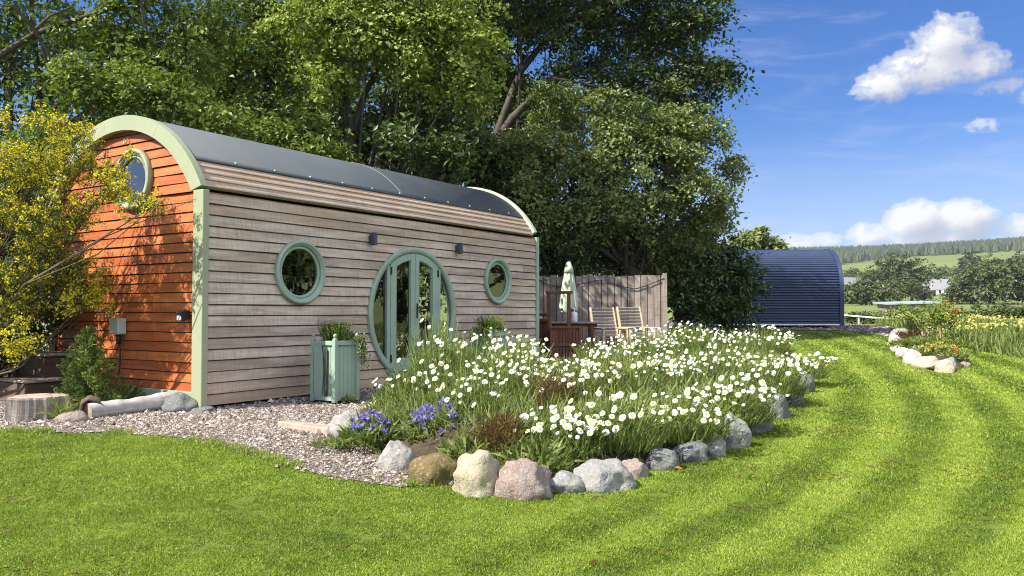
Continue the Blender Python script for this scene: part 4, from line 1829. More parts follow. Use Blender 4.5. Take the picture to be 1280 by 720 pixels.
# ------------------------------------------------------------------ blue corrugated hut
def hut():
    c = at(1050.5, 407, 28.0)
    zb_ = float(H(c[0], 28.0)) + .05
    root = empty('corrugated_hut', (c[0], 28.0, zb_), 0.0)
    tag(root, 'navy blue corrugated arched hut beyond the lawn', 'hut')
    Lh, Wd = 4.6, 2.6
    zs, r = 1.42, 1.3
    prof, pitch, amp = [], .096, .024
    tot = zs + math.pi * r + zs
    ns = int(tot / pitch * 6)
    for i in range(ns + 1):
        s = tot * i / ns
        ph = amp * math.sin(2 * math.pi * s / pitch)
        if s < zs:
            prof.append((-ph, .1 + s * (zs - .1) / zs))
        elif s < zs + math.pi * r:
            a = (s - zs) / r
            prof.append((r - (r + ph) * math.cos(a), zs + (r + ph) * math.sin(a)))
        else:
            prof.append((2 * r + ph, zs - (s - zs - math.pi * r) * (zs - .1) / zs))
    V = [(x, y, z) for x in (-Lh, -.0) for y, z in prof]
    n = len(prof)
    me = np_mesh('corrugated_shell', V, [(i, i + 1, n + i + 1, n + i) for i in range(n - 1)], M['blue'], np.full(n - 1, .5), smooth=True)
    sh = obj_from('corrugated_shell', me, root)
    for x0, x1 in ((-.02, .12), (-Lh - .12, -Lh + .02)):
        mb = MB()
        lo = []
        for rr, d in ((r + .05, -.05), (r - .09, .09)):
            q = [(d, .06)] + [(r - rr * math.cos(a), zs + rr * math.sin(a)) for a in np.linspace(0, math.pi, 40)] + [(2 * r - d, .06)]
            lo.append(q)
        m = len(lo[0])
        V = [(x, y, z) for x in (x0, x1) for q in lo for y, z in q]
        Fs = []
        for i in range(m - 1):
            Fs += [(i, i + 1, 2 * m + i + 1, 2 * m + i), (m + i, m + i + 1, 3 * m + i + 1, 3 * m + i), (i, i + 1, m + i + 1, m + i), (2 * m + i, 2 * m + i + 1, 3 * m + i + 1, 3 * m + i)]
        mb.add(V, Fs)
        mb.build('end_trim', [M['blue']], root)
        mb = MB()
        xe = .03 if x0 > -1 else -Lh - .03
        mb.add([(xe, y, z) for y, z in lo[1]], [tuple(range(m))])
        mb.build('end_wall', [M['blue']], root)
    mb = MB()
    mb.box((-Lh / 2 + .05, Wd / 2, .075), (Lh + .2, Wd + .06, .05), bev=.006)
    mb.build('base_frame', [M['house_white']], root)
    mb = MB()
    for k in range(5):
        mb.box((-.3 - k * 1.0, Wd / 2, .02), (.2, Wd - .2, .06))
    mb.build('base_block', [M['grey_metal']], root)
    first = None
    for a in (.62, 1.0, 1.32):
        for k in range(7):
            if first is None:
                mb = MB()
                mb.lathe((0, 0, 0), [(0, .02), (.014, .017), (.024, .004), (.024, 0)], 8, 'z', closed=False)
                first = o = mb.build('roof_screw', [M['black']], sh)
            else:
                o = first.copy()
                COL.objects.link(o)
            o.parent = sh
            o.location = (-.25 - k * .68 + (.3 if a == 1.0 else 0), r - (r + .012) * math.cos(a), zs + (r + .012) * math.sin(a))
            o.rotation_euler = (math.pi / 2 - a, 0, 0)


hut()

# ------------------------------------------------------------------ things in front of the end wall
def step_box(label, x, y, Y, ztop, su, sv):
    q = at(x, y, Y)
    z0 = float(H(q[0], q[1]))
    root = empty('wooden_step', (q[0], q[1], z0), TH)
    tag(root, label, 'wooden step', 'old wooden steps beside the orange wall')
    h = ztop - z0
    mb = MB()
    for sx, sy, d in ((-1, 0, (.03, sv, h - .05)), (1, 0, (.03, sv, h - .05)), (0, -1, (su - .06, .03, h - .05)), (0, 1, (su - .06, .03, h - .05))):
        mb.box((sx * (su / 2 - .015), sy * (sv / 2 - .015), (h - .05) / 2), d, 0, RNG.uniform(0, 1))
    mb.build('riser', [M['dark_wood']], root)
    mb = MB()
    n = 4
    for k in range(n):
        xx = -su / 2 + su * (k + .5) / n
        mb.box((xx - .02, 0, h - .02), (su / n - .008, sv + .10, .035), 0, RNG.uniform(0, 1), 0, .005)
    mb.build('tread', [M['plank_top']], root)


step_box('upper old plank-topped wooden step against the orange wall', 70, 453, 11.6, .98, .70, .74)
step_box('lower old plank-topped wooden step behind the stump', 42, 483, 11.05, .66, .55, .66)

# stump
q = gnd(28, 527)
mb = MB()
n = 56
rg = np.random.default_rng(3)
rad = [.315 * (1 + .06 * math.sin(3 * a + 1) + .04 * math.sin(7 * a) + .035 * rg.normal()) for a in np.linspace(0, 2 * math.pi, n, endpoint=False)]
hgt = .25
V, Fs = [], []
lv = [(-.04, 1.05), (.08, 1.0), (.2, .97), (hgt - .02, .97), (hgt, .93)]
for z, k in lv:
    for i in range(n):
        a = 2 * math.pi * i / n
        V.append((rad[i] * k * math.cos(a), rad[i] * k * math.sin(a), z + (.012 * rg.normal() if z > .25 else 0)))
for j in range(len(lv) - 1):
    for i in range(n):
        Fs.append((j * n + i, j * n + (i + 1) % n, j * n + n + (i + 1) % n, j * n + n + i))
mb.add(V, Fs, .5, 0)
mb.add(V[-n:], [tuple(range(n))], .5, 1)
q2 = (q[0], q[1] + .30)
o = mb.build('tree_stump', [M['stump'], M['log_end']], loc=(q2[0], q2[1], float(H(*q2))))
tag(o, 'short grey sawn tree stump at the gravel edge', 'stump')

# silver log
A, B = gnd(110, 523), gnd(211, 511)
mb = MB()
Ln = float(np.linalg.norm(B - A))
pts, rr = [], []
for k in range(15):
    t = k / 14
    pts.append(((t - .5) * Ln, .004 * math.sin(t * 5), .085 + .002 * math.sin(t * 9)))
    rr.append(.096 + .007 * math.sin(t * 7 + 1) + .006 * math.sin(t * 23) + .01 * t)
mb.tube(pts, rr, 28, False)
for e in (0, 14):
    o_ = e * 28
    mb.add([mb.v[o_ + k] for k in range(28)], [tuple(range(28))], .5, 1)
o = mb.build('fallen_log', [M['log'], M['log_end']], loc=tuple((A + B) / 2))
o.rotation_euler = (.0, -math.asin((B[2] - A[2]) / Ln) - .03, math.atan2(B[1] - A[1], B[0] - A[0]))
tag(o, 'long silvered log lying along the gravel edge', 'log')
# hollow log end
q = gnd(101, 524)
mb = MB()
n = 26
prof = [(.115, 0), (.125, .18), (.12, .42), (.10, .42), (.09, .1), (.0, .1)]
for i in range(1):
    V, Fs = [], []
    for r, h in [(.115, .42), (.122, .2), (.115, 0), (.085, .0), (.075, .3), (0, .3)]:
        for k in range(n):
            a = 2 * math.pi * k / n
            w = 1 + .07 * math.sin(3 * a + 2) + .05 * math.sin(8 * a)
            V.append((r * w * math.cos(a) * 1.15, -.2 + h, r * w * math.sin(a)))
    for j in range(5):
        for k in range(n):
            Fs.append((j * n + k, j * n + (k + 1) % n, j * n + n + (k + 1) % n, j * n + n + k))
    mb.add(V, Fs, .2, 0, True)
o = mb.build('hollow_log', [M['dark_wood']], loc=(q[0], q[1] + .24, q[2] + .11))
o.rotation_euler = (0, 0, .45)
tag(o, 'dark rotten hollow log end beside the stump', 'log')


def stone_at(name, mat, x, y, w, h, seed, label, group=None, rz=0.0, dep=.85, back=.45, rough=.26, sub=4):
    """boulder whose foot shows at photo pixel (x, y) and which is w by h photo pixels"""
    p = gnd(x, y)
    k = p[1] / F
    sx, sz = w * k / 2 * 1.12, h * k / 1.36
    p2 = p[:2] * (1 + sx * dep * back / p[1])
    return stone(name, ST[mat], (p2[0], p2[1], float(H(*p2)) - .02), (sx, sx * dep, sz), seed, label, group, rz, sub, rough)


stone_at('stone', 'pink', 90, 528, 34, 16, 31, 'small flat pinkish stone in front of the hollow log')
stone_at('stone', 'dark', 226, 515, 46, 27, 32, 'slate grey angular rock at the end of the silvered log')
stone_at('stone', 'dark', 252, 516, 34, 9, 33, 'thin flat grey stone at the foot of the cabin corner')
stone_at('stone', 'dark', 372, 496, 18, 6, 34, 'small dark stone under the cabin behind the left planter')

# sleeper piece, bed edging rocks
A, B = gnd(352, 535), gnd(416, 545)
mb = MB()
mb.beam(tuple(A + np.array([0, .06, .035])), tuple(B + np.array([0, .06, .035])), .15, .075, .3, 0, bev=.01)
o = mb.build('timber_edging', [M['log_end']])
tag(o, 'short pale timber edging lying on the gravel by the bed', 'timber')
A = gnd(416, 545)
GB = 'boulders edging the daisy bed'
bed_stones = [
    ('white', 438, 548, 44, 34, 1, 'pale rounded boulder at the left tip of the daisy bed', .3),
    ('yellow', 478, 521, 46, 20, 2, 'ochre flat slab behind the left tip boulder', .2),
    ('dark', 498, 516, 24, 10, 17, 'small dark stone beside the ochre slab', .2),
    ('white', 496, 586, 44, 35, 3, 'white lichened angular boulder below the violet flowers', .5),
    ('brown', 543, 605, 56, 38, 4, 'brown mossy boulder with pale speckles', -.2),
    ('cream', 599, 618, 60, 52, 5, 'large cream upright boulder at the front of the bed', .1),
    ('pink', 656, 622, 66, 46, 6, 'large pink granite boulder beside the cream one', -.3),
    ('grey', 705, 615, 48, 24, 7, 'flat grey rock right of the pink granite boulder', .2),
    ('grey', 753, 612, 68, 38, 8, 'wide grey tan boulder at the front corner of the bed', .15),
    ('pink', 792, 597, 34, 24, 9, 'small rosy stone at the right of the wide grey boulder', .4),
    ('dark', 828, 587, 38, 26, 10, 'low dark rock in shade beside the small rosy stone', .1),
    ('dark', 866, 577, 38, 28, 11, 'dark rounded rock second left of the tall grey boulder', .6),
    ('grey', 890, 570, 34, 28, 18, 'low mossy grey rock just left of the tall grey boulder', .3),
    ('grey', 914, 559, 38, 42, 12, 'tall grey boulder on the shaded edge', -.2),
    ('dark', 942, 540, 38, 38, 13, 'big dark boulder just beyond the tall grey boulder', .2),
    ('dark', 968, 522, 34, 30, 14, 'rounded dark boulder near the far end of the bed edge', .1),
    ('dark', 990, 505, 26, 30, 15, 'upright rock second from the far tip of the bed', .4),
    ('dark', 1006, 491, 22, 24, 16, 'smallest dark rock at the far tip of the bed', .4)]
for mat, x, y, w, h, sd, lb, rz in bed_stones:
    stone_at('boulder', mat, x, y, w * 1.06, h * 1.06, sd, lb, GB, rz)
stone_at('stone', 'pink', 563, 606, 12, 9, 40, 'tiny reddish stone between the brown and cream boulders', None)
stone_at('stone', 'grey', 850, 414, 40, 18, 41, 'long grey boulder lying at the right end of the fence', None)

GR = 'stones edging the small rockery'
rock = [
    ('white', 1126, 422, 15, 9, 51, 'white rounded stone at the far tip of the rockery'),
    ('rosy', 1117, 425, 8, 7, 52, 'small rosy stone left of the white far tip one'),
    ('rosy', 1119, 433, 13, 11, 53, 'rosy block below the far tip of the rockery'),
    ('rosy', 1123, 440, 13, 9, 54, 'squarish rosy stone midway along the left edge'),
    ('rosy', 1131, 446, 16, 9, 55, 'low wide rosy stone before the tapered one'),
    ('grey', 1138, 446, 8, 8, 60, 'small grey stone wedged behind the left row'),
    ('rosy', 1140, 455, 15, 13, 56, 'tapered rosy stone beside the big buff boulder'),
    ('buff', 1159, 461, 26, 14, 57, 'big buff rounded boulder at the front of the rockery'),
    ('buff', 1181, 466, 18, 14, 58, 'buff wedge boulder right of the big buff one'),
    ('blue', 1188, 462, 15, 14, 59, 'blue grey upright slab at the front right of the rockery'),
    ('white', 1201, 449, 16, 11, 61, 'pale grey rounded stone at the right of the rockery'),
    ('pink', 1206, 458, 12, 6, 62, 'flat reddish stone at the right tip of the rockery'),
    ('pink', 1147, 424, 12, 8, 63, 'reddish stone on the far side of the rockery'),
    ('white', 1152, 428, 9, 7, 64, 'small white stone among plants at the back of the rockery')]
for mat, x, y, w, h, sd, lb in rock:
    stone_at('stone', mat, x, y, w * (1.5 if x < 1145 else 1.22), h * (1.45 if x < 1145 else 1.2), sd, lb, GR, rz=sd * .37, rough=.2)
stone_at('stone', 'dark', 950, 413, 16, 5, 70, 'flat grey stone in the path below the blue hut')

# fallen red leaf on the lawn
q = gnd(848, 592)
V = leaf_quads(np.array([q + np.array([0, 0, .045])]), np.array([[.1, -.3, .95]]) / 1.0, .075, .6, .1)
o = obj_from('fallen_leaf', np_mesh('fallen_leaf', V, quadfaces(1), M['orange_bloom'], [.2]))
tag(o, 'orange red fallen leaf lying on the lawn', 'leaf')
# ------------------------------------------------------------------ gorse / broom by the end wall
def sprig_shrub(name, label, cat, base, lobes, n_sprig, leaf_m, bloom_m, bloom, sprig_len, leaf_size, seed, stems=26, lw=.22, bl=(.022, .038)):
    rg = np.random.default_rng(seed)
    root = empty(name, base)
    tag(root, label, cat)
    base = np.array(base)
    wts = np.array([l[3] * l[4] for l in lobes])
    wts = wts / wts.sum()
    P_l, N_l, P_b, mbt = [], [], [], MB()
    cents, ax0, ax1 = [], [], []
    for i, lb in enumerate(lobes):
        c, r = np.array(lb[:3]), np.array(lb[3:6])
        m = int(n_sprig * wts[i])
        d = unit(rg.normal(size=(m, 3)))
        rad = rg.uniform(.35, 1.0, (m, 1)) ** .6
        S = c + d * r * rad
        keep = np.array([mnoise.noise(Vector(q * 2.6)) for q in S]) > (.02 if len(lb) > 6 and lb[6] > .8 else -.12)
        S, d = S[keep], d[keep]
        m = len(S)
        out = unit(d * .7 + unit(S - base) * .6 + rg.normal(size=(m, 3)) * .35 + np.array([0, 0, .15]))
        ax0.append(S - out * .08)
        ax1.append(out)
        k = 15
        t = rg.uniform(0, 1, (m, k))
        ln = sprig_len * rg.uniform(.6, 1.3, (m, 1))
        P = S[:, None] + out[:, None] * (t * ln)[..., None]
        P = P + rg.normal(size=P.shape) * .014
        Nn = unit(rg.normal(size=P.shape))
        P_l.append(P.reshape(-1, 3))
        N_l.append(Nn.reshape(-1, 3))
        kb = 13
        lobef = lb[6] if len(lb) > 6 else 1.0
        on = rg.random(m) < bloom * lobef
        tb = rg.uniform(.25, 1.05, (on.sum(), kb))
        B = S[on][:, None] + out[on][:, None] * (tb * ln[on])[..., None]
        P_b.append((B + rg.normal(size=B.shape) * .02).reshape(-1, 3))
        cents.append(c)
    P, Nn, B = np.concatenate(P_l) - base, np.concatenate(N_l), np.concatenate(P_b) - base
    V = leaf_quads(P, Nn, rg.uniform(.7, 1.3, len(P)) * leaf_size, lw, .05)
    A0, A1 = np.concatenate(ax0) - base, np.concatenate(ax1)
    Vb, Fb = blades(A0, A1, sprig_len * 1.15, .006, .02)
    obj_from('foliage', np_mesh('foliage', np.concatenate([V, Vb]), np.concatenate([quadfaces(len(P)), Fb + len(V)]), leaf_m, rg.uniform(0, 1, len(P) + len(Fb))), root)
    if len(B):
        V = leaf_quads(B, rand_dirs(len(B)), rg.uniform(bl[0], bl[1], len(B)), .85, .25)
        obj_from('blossom', np_mesh('blossom', V, quadfaces(len(B)), bloom_m, rg.uniform(0, 1, len(B))), root)
    for q in range(stems):
        c = np.array(lobes[q % len(lobes)][:3]) - base
        rr = np.array(lobes[q % len(lobes)][3:6])
        e = c + rg.normal(size=3) * rr * .45
        s = np.array([rg.normal(0, .12), rg.normal(0, .12), -.05])
        mid = s * .4 + e * .6 + np.array([0, 0, -.12]) + rg.normal(size=3) * .12
        m1 = s * .75 + e * .25 + np.array([0, 0, .05])
        mbt.tube([s, m1, mid, e], [.028, .022, .014, .005], 6, False)
        for _ in range(3):
            e2 = e + rg.normal(size=3) * rr * .6
            mbt.tube([mid, (mid + e2) / 2 + rg.normal(size=3) * .06, e2], [.011, .008, .003], 5, False)
    mbt.build('branches', [M['twig']], root)
    return root


def lobe(x, y, Y, rx, ry, depth=None, *rest):
    c = at(x, y, Y)
    k = Y / F
    return (c[0], c[1], c[2], rx * k, depth if depth else rx * k * .8, ry * k) + rest


b = gnd(-20, 512)
b = np.array([at(-75, 400, 11.2)[0], 11.2, float(H(-7.5, 11.2))])
sprig_shrub('gorse_bush', 'large gorse bush covered in yellow blossom beside the orange end wall', 'bush', tuple(b), [
    lobe(66, 185, 9.9, 40, 34, .45, 1.4), lobe(34, 195, 9.9, 42, 40, .5, 1.4), lobe(105, 228, 9.8, 46, 30, .4, 1.1), lobe(150, 262, 9.7, 44, 17, .22, .7), lobe(122, 205, 9.9, 30, 16, .25, .5), lobe(150, 195, 9.8, 20, 9, .15, .4),
    lobe(30, 250, 10.0, 60, 45, .5, .7), lobe(66, 275, 9.9, 40, 28, .4, .8), lobe(20, 320, 10.2, 66, 44, .5, .5), lobe(70, 330, 10.3, 42, 36, .4, .7), lobe(66, 375, 10.4, 54, 28, .4, 1.3),
    lobe(100, 352, 10.7, 32, 22, .3, .5), lobe(112, 390, 10.6, 22, 12, .2, 1.1), lobe(12, 422, 9.8, 22, 20, .3, 1.5), lobe(14, 370, 10.3, 60, 36, .5, .6), lobe(-60, 250, 10.2, 70, 90, .7, 1.0), lobe(-60, 370, 10.2, 56, 60, .6, 1.0), lobe(30, 162, 10.1, 20, 14, .3, 1.4), lobe(85, 158, 9.9, 16, 10, .2, 1.4)],
    4700, M['leaf_gorse'], M['gorse_bloom'], .78, .19, .045, 21, stems=20, bl=(.020, .038))


# little spruce
def conifer_small(name, label, base, h, w, seed, mat, nlev=15, leaf=.045, cat='tree', per=30):
    rg = np.random.default_rng(seed)
    root = empty(name, base)
    tag(root, label, cat)
    mb = MB()
    mb.tube([(0, 0, -.05), (0, 0, h * .5), (0, 0, h * .97)], [h * .018, h * .012, h * .003], 7, False)
    P, Nn = [], []
    for i in range(nlev):
        t = i / (nlev - 1)
        z = h * (.05 + .9 * t)
        L = w * .5 * (1 - t) ** .8 + .03 * h
        nb = int(9 - 5 * t)
        for k in range(nb):
            a = 2 * math.pi * (k / nb + .37 * i) + rg.normal(0, .15)
            ln = L * rg.uniform(.75, 1.15)
            d = np.array([math.cos(a), math.sin(a), .28 + .5 * t])
            pts = [np.array([0, 0, z])]
            for s in range(4):
                pts.append(pts[-1] + d * ln / 4)
                d = d + np.array([0, 0, .06 - .12 * (1 - t)])
            mb.tube(pts, [h * .007, h * .006, h * .005, h * .004, h * .002], 4, False)
            m = max(6, int(per * ln / (w * .5) + 5))
            for s in range(m):
                u = rg.uniform(.15, 1.03)
                f = u * 4
                q = min(3, int(f))
                p0 = pts[q] + (pts[min(4, q + 1)] - pts[q]) * (f - q)
                side = rg.normal(size=3) * ln * .16 * (1.15 - u)
                for _ in range(4):
                    P.append(p0 + side + rg.normal(size=3) * leaf * .3)
    P = np.array(P)
    V = leaf_quads(P, unit(rg.normal(size=P.shape) + np.array([0, 0, .6])), rg.uniform(.7, 1.4, len(P)) * leaf, .22, .05)
    obj_from('foliage', np_mesh('foliage', V, quadfaces(len(P)), mat, rg.uniform(0, 1, len(P))), root)
    mb.build('trunk', [M['twig']], root)
    return root


q = gnd(104, 513)
q = np.array([q[0] * 1.0, q[1] + .12, 0])
conifer_small('spruce_sapling', 'small bright green spruce sapling behind the silvered log', (q[0], q[1], float(H(q[0], q[1])) + .02), 1.02, .74, 8, M['leaf_spruce'], leaf=.05)


# ------------------------------------------------------------------ daisy bed
def daisy_mesh(k):
    rg = np.random.default_rng(100 + k)
    n = 15
    r = .032
    V, Fs, mi = [], [], []
    droop = (.10, .3, -.1, .5, .2)[k % 5]
    for i in range(n):
        a = 2 * math.pi * i / n + rg.normal(0, .05)
        c, s = math.cos(a), math.sin(a)
        L = r * rg.uniform(.88, 1.08)
        w = r * .22
        o = len(V)
        for rad, ww, z in ((.008, w * .45, 0), (L * .62, w, .002 - droop * .004), (L, w * .5, -droop * .012)):
            V += [(rad * c - ww * s, rad * s + ww * c, z), (rad * c + ww * s, rad * s - ww * c, z)]
        Fs += [(o, o + 1, o + 3, o + 2), (o + 2, o + 3, o + 5, o + 4)]
        mi += [0, 0]
    m = 8
    o = len(V)
    for rad, z in ((.0125, .001), (.0095, .0065), (.004, .0085)):
        for i in range(m):
            a = 2 * math.pi * i / m
            V.append((rad * math.cos(a), rad * math.sin(a), z))
    for j in range(2):
        for i in range(m):
            Fs.append((o + j * m + i, o + j * m + (i + 1) % m, o + j * m + m + (i + 1) % m, o + j * m + m + i))
            mi.append(1)
    Fs += [(o + 2 * m, o + 2 * m + 1, o + 2 * m + 2, o + 2 * m + 3), (o + 2 * m, o + 2 * m + 3, o + 2 * m + 4, o + 2 * m + 7), (o + 2 * m + 7, o + 2 * m + 4, o + 2 * m + 5, o + 2 * m + 6)]
    mi += [1, 1, 1]
    return np_mesh('flower_head', V, Fs, [M['petal'], M['disc']], rg.uniform(0, 1, len(Fs)), mi)


DAISY = [daisy_mesh(k) for k in range(5)]


def soil_z(x, y):
    return float(H(x, y)) + .20


def daisy_clump(label, x, y, h, r, heads, seed, lean=(0, 0), stems=260, leaves=600, dead=.0, hs=1.0):
    """x, y: photo pixel of the clump's foot"""
    rg = np.random.default_rng(seed)
    p = gnd(x, y)
    root = empty('daisy_clump', (p[0], p[1], soil_z(p[0], p[1])))
    tag(root, label, 'daisies', 'clumps of white daisies in the bed')
    n = stems
    th, rad = rg.uniform(0, 6.28, n), np.sqrt(rg.uniform(0, 1, n))
    B = np.stack([rad * r * .75 * np.cos(th), rad * r * .75 * np.sin(th), np.full(n, -.08)], 1)
    spread = np.stack([np.cos(th) * rad, np.sin(th) * rad], 1)
    top_h = h * (1.0 - .38 * rad ** 2) * rg.uniform(.55, 1.10, n)
    T = np.stack([B[:, 0] + spread[:, 0] * r * .42 + lean[0] * top_h + rg.normal(0, .05, n), B[:, 1] + spread[:, 1] * r * .42 + lean[1] * top_h + rg.normal(0, .05, n), top_h], 1)
    mid = (B + T) / 2 + rg.normal(0, .025, (n, 3)) - np.concatenate([spread * r * .10, np.zeros((n, 1))], 1)
    # stems as thin crossed strips
    S = unit(np.cross(T - B, rand_dirs(n)))
    w = .0038
    V = np.stack([B - S * w, B + S * w, mid + S * w, mid - S * w, T + S * w * .7, T - S * w * .7], 1).reshape(-1, 3)
    i = np.arange(n)[:, None] * 6
    Fq = np.concatenate([i + np.array([[0, 1, 2, 3]]), i + np.array([[3, 2, 4, 5]])], 1).reshape(-1, 4)
    rnd = [np.repeat(rg.uniform(0, 1, n), 2)]
    midx = [np.zeros(len(Fq))]
    Vs, Fs, off = [V], [Fq], len(V)
    # narrow leaves up the stems
    m = leaves * 4
    pick = rg.integers(0, n, m)
    t = rg.uniform(.05, .9, m) ** .9
    P = B[pick] * ((1 - t) ** 2)[:, None] + 2 * mid[pick] * (t * (1 - t))[:, None] + T[pick] * (t ** 2)[:, None]
    D = unit(np.concatenate([rg.normal(0, .55, (m, 2)), np.full((m, 1), .75)], 1))
    V, Fq = blades(P, D, rg.uniform(.03, .10, m) * (1.15 - .6 * t), rg.uniform(.005, .011, m), .5)
    Vs.append(V)
    Fs.append(Fq + off)
    off += len(V)
    rnd.append(np.repeat(rg.uniform(0, 1, m), 2))
    midx.append(np.repeat((rg.random(m) < dead).astype(int), 2) * 2 + 1)
    # dense grassy base
    m = leaves * 2
    a, q = rg.uniform(0, 6.28, m), np.sqrt(rg.uniform(0, 1, m)) * r
    P = np.stack([q * np.cos(a), q * np.sin(a), np.full(m, -.07)], 1)
    D = unit(np.stack([np.cos(a) * q / r * .5 + rg.normal(0, .2, m), np.sin(a) * q / r * .5 + rg.normal(0, .2, m), np.ones(m)], 1))
    V, Fq = blades(P, D, h * rg.uniform(.25, .62, m), rg.uniform(.005, .010, m), .45)
    Vs.append(V)
    Fs.append(Fq + off)
    off += len(V)
    rnd.append(np.repeat(rg.uniform(0, 1, m), 2))
    midx.append(np.ones(len(Fq)))
    # buds
    bt = T[heads:heads + 40]
    V = leaf_quads(bt, rand_dirs(len(bt)), .016, .9, .4)
    Vs.append(V)
    Fs.append(quadfaces(len(bt)) + off)
    rnd.append(rg.uniform(0, 1, len(bt)))
    midx.append(np.zeros(len(bt)))
    obj_from('foliage', np_mesh('foliage', np.concatenate(Vs), np.concatenate(Fs), [M['leaf_stem'], M['leaf_bed'], M['leaf_bed'], M['leaf_brown']], np.concatenate(rnd), np.concatenate(midx)), root)
    # flower heads, each its own part; the tallest, outermost stems carry them
    order = np.argsort(-(.35 * T[:, 2] / h + .9 * rg.random(n) - .30 * T[:, 1] / r))
    for j in order[:heads]:
        o = bpy.data.objects.new('flower_head', DAISY[int(rg.integers(0, 5))])
        COL.objects.link(o)
        o.parent = root
        o.location = tuple(T[j])
        d = Vector((-.32 + spread[j, 0] * .5 + rg.normal(0, .32), -.55 + spread[j, 1] * .4 + rg.normal(0, .32), .70)).normalized()
        o.rotation_euler = d.to_track_quat('Z', 'Y').to_euler()
        o.scale = (hs * rg.uniform(.58, 1.32),) * 3
    return root


CL = [
    ('tall airy daisy clump standing before the right side of the round door', 548, 520, .92, .34, 22, (-.02, 0), 0),
    ('small daisy clump at the back left of the bed near the left planter', 512, 522, .50, .30, 16, (-.05, 0), 0),
    ('loose daisies above the right hand violet flowers', 575, 528, .56, .34, 26, (-.03, -.05), 0),
    ('daisies below the right planter, behind the violet flowers', 585, 508, .70, .42, 40, (0, 0), 0),
    ('daisies just left of the patio bar, topping the back of the bed', 645, 490, .84, .42, 48, (0, 0), 0),
    ('low daisies in the gap before the grey patio floor', 700, 492, .36, .45, 34, (0, 0), .2),
    ('dense daisy mass below the nearer patio chair', 755, 472, .66, .48, 64, (0, 0), 0),
    ('dense daisy mass below the chair at the fence end', 808, 468, .68, .48, 66, (0, 0), 0),
    ('daisies below the long grey boulder at the fence end', 858, 458, .62, .48, 60, (0, 0), 0),
    ('farthest daisies of the bed, below the laurel', 900, 452, .64, .50, 58, (.05, 0), 0),
    ('daisies at the bed back corner toward the blue hut', 955, 456, .56, .50, 50, (.1, 0), 0),
    ('daisies spilling over the far tip of the bed', 994, 482, .44, .46, 44, (.28, -.05), 0),
    ('green leafy daisies with few flowers behind the cream boulder', 590, 545, .50, .32, 20, (-.05, 0), 0),
    ('daisies in the bed centre left, under the patio bar', 650, 525, .62, .42, 44, (0, 0), .05),
    ('brownish daisy clump at the bed centre', 715, 530, .60, .42, 30, (0, 0), .35),
    ('daisies at the bed centre below the fence middle', 775, 515, .62, .45, 52, (0, 0), .1),
    ('daisies right of centre, in front of the fence end', 835, 502, .60, .45, 56, (.03, 0), .1),
    ('daisies of the middle row under the laurel edge', 900, 492, .56, .50, 54, (.08, 0), .1),
    ('daisies of the middle row near the shaded edge rocks', 958, 505, .46, .44, 46, (.3, -.05), 0),
    ('bright close daisies behind the pink granite boulder', 705, 583, .40, .34, 52, (.05, -.08), 0),
    ('leafy daisies behind the wide grey boulder', 768, 576, .44, .38, 22, (.05, 0), 0),
    ('daisies leaning out above the low dark shaded rocks', 842, 562, .46, .46, 44, (.28, -.12), .05),
    ('daisies drooping over the tall grey boulder', 908, 540, .44, .44, 40, (.32, -.1), .1)]
for i, (lb, x, y, h, r, hd, ln, dead) in enumerate(CL):
    hd = min(98, int(hd * (1.0, 1.35, 1.15)[i % 3]))
    daisy_clump(lb, x, y, (h - .07) * (1.16, .86, 1.04, 1.22, .92)[i % 5], r * 1.06, hd, 200 + i, ln, stems=max(260, hd * 5), leaves=640, dead=dead, hs=.82)


def bed_cover():
    pts = np.array(BED)
    n = 26000
    x, y = RNG.uniform(pts[:, 0].min(), pts[:, 0].max(), n), RNG.uniform(pts[:, 1].min(), pts[:, 1].max(), n)
    e = edge_dist(x, y, BED)
    ok = in_poly(x, y, BED) & (e > np.where(x > .8, .0, .10)) & (vnoise(x, y, .35, 12) + .5 * RNG.random(n) > .42)
    ok &= ~((x < -.35) & (e < .22))
    x, y, e = x[ok], y[ok], e[ok]
    n = len(x)
    P = np.stack([x, y, H(x, y) + .05 + .2 * np.clip(e / .55, 0, 1)], 1)
    D = unit(np.concatenate([RNG.normal(0, .45, (n, 2)), np.ones((n, 1))], 1))
    V, Fq = blades(P, D, RNG.uniform(.08, .26, n) * np.clip(.35 + e * 1.6, .3, 1.1), RNG.uniform(.007, .02, n), .6)
    return np_mesh('ground_cover', V, Fq, M['leaf_bed'], np.repeat(RNG.uniform(0, 1, n), 2))


tag(obj_from('ground_cover', bed_cover()), 'low green foliage covering the soil of the daisy bed', 'ground cover', kind='stuff')


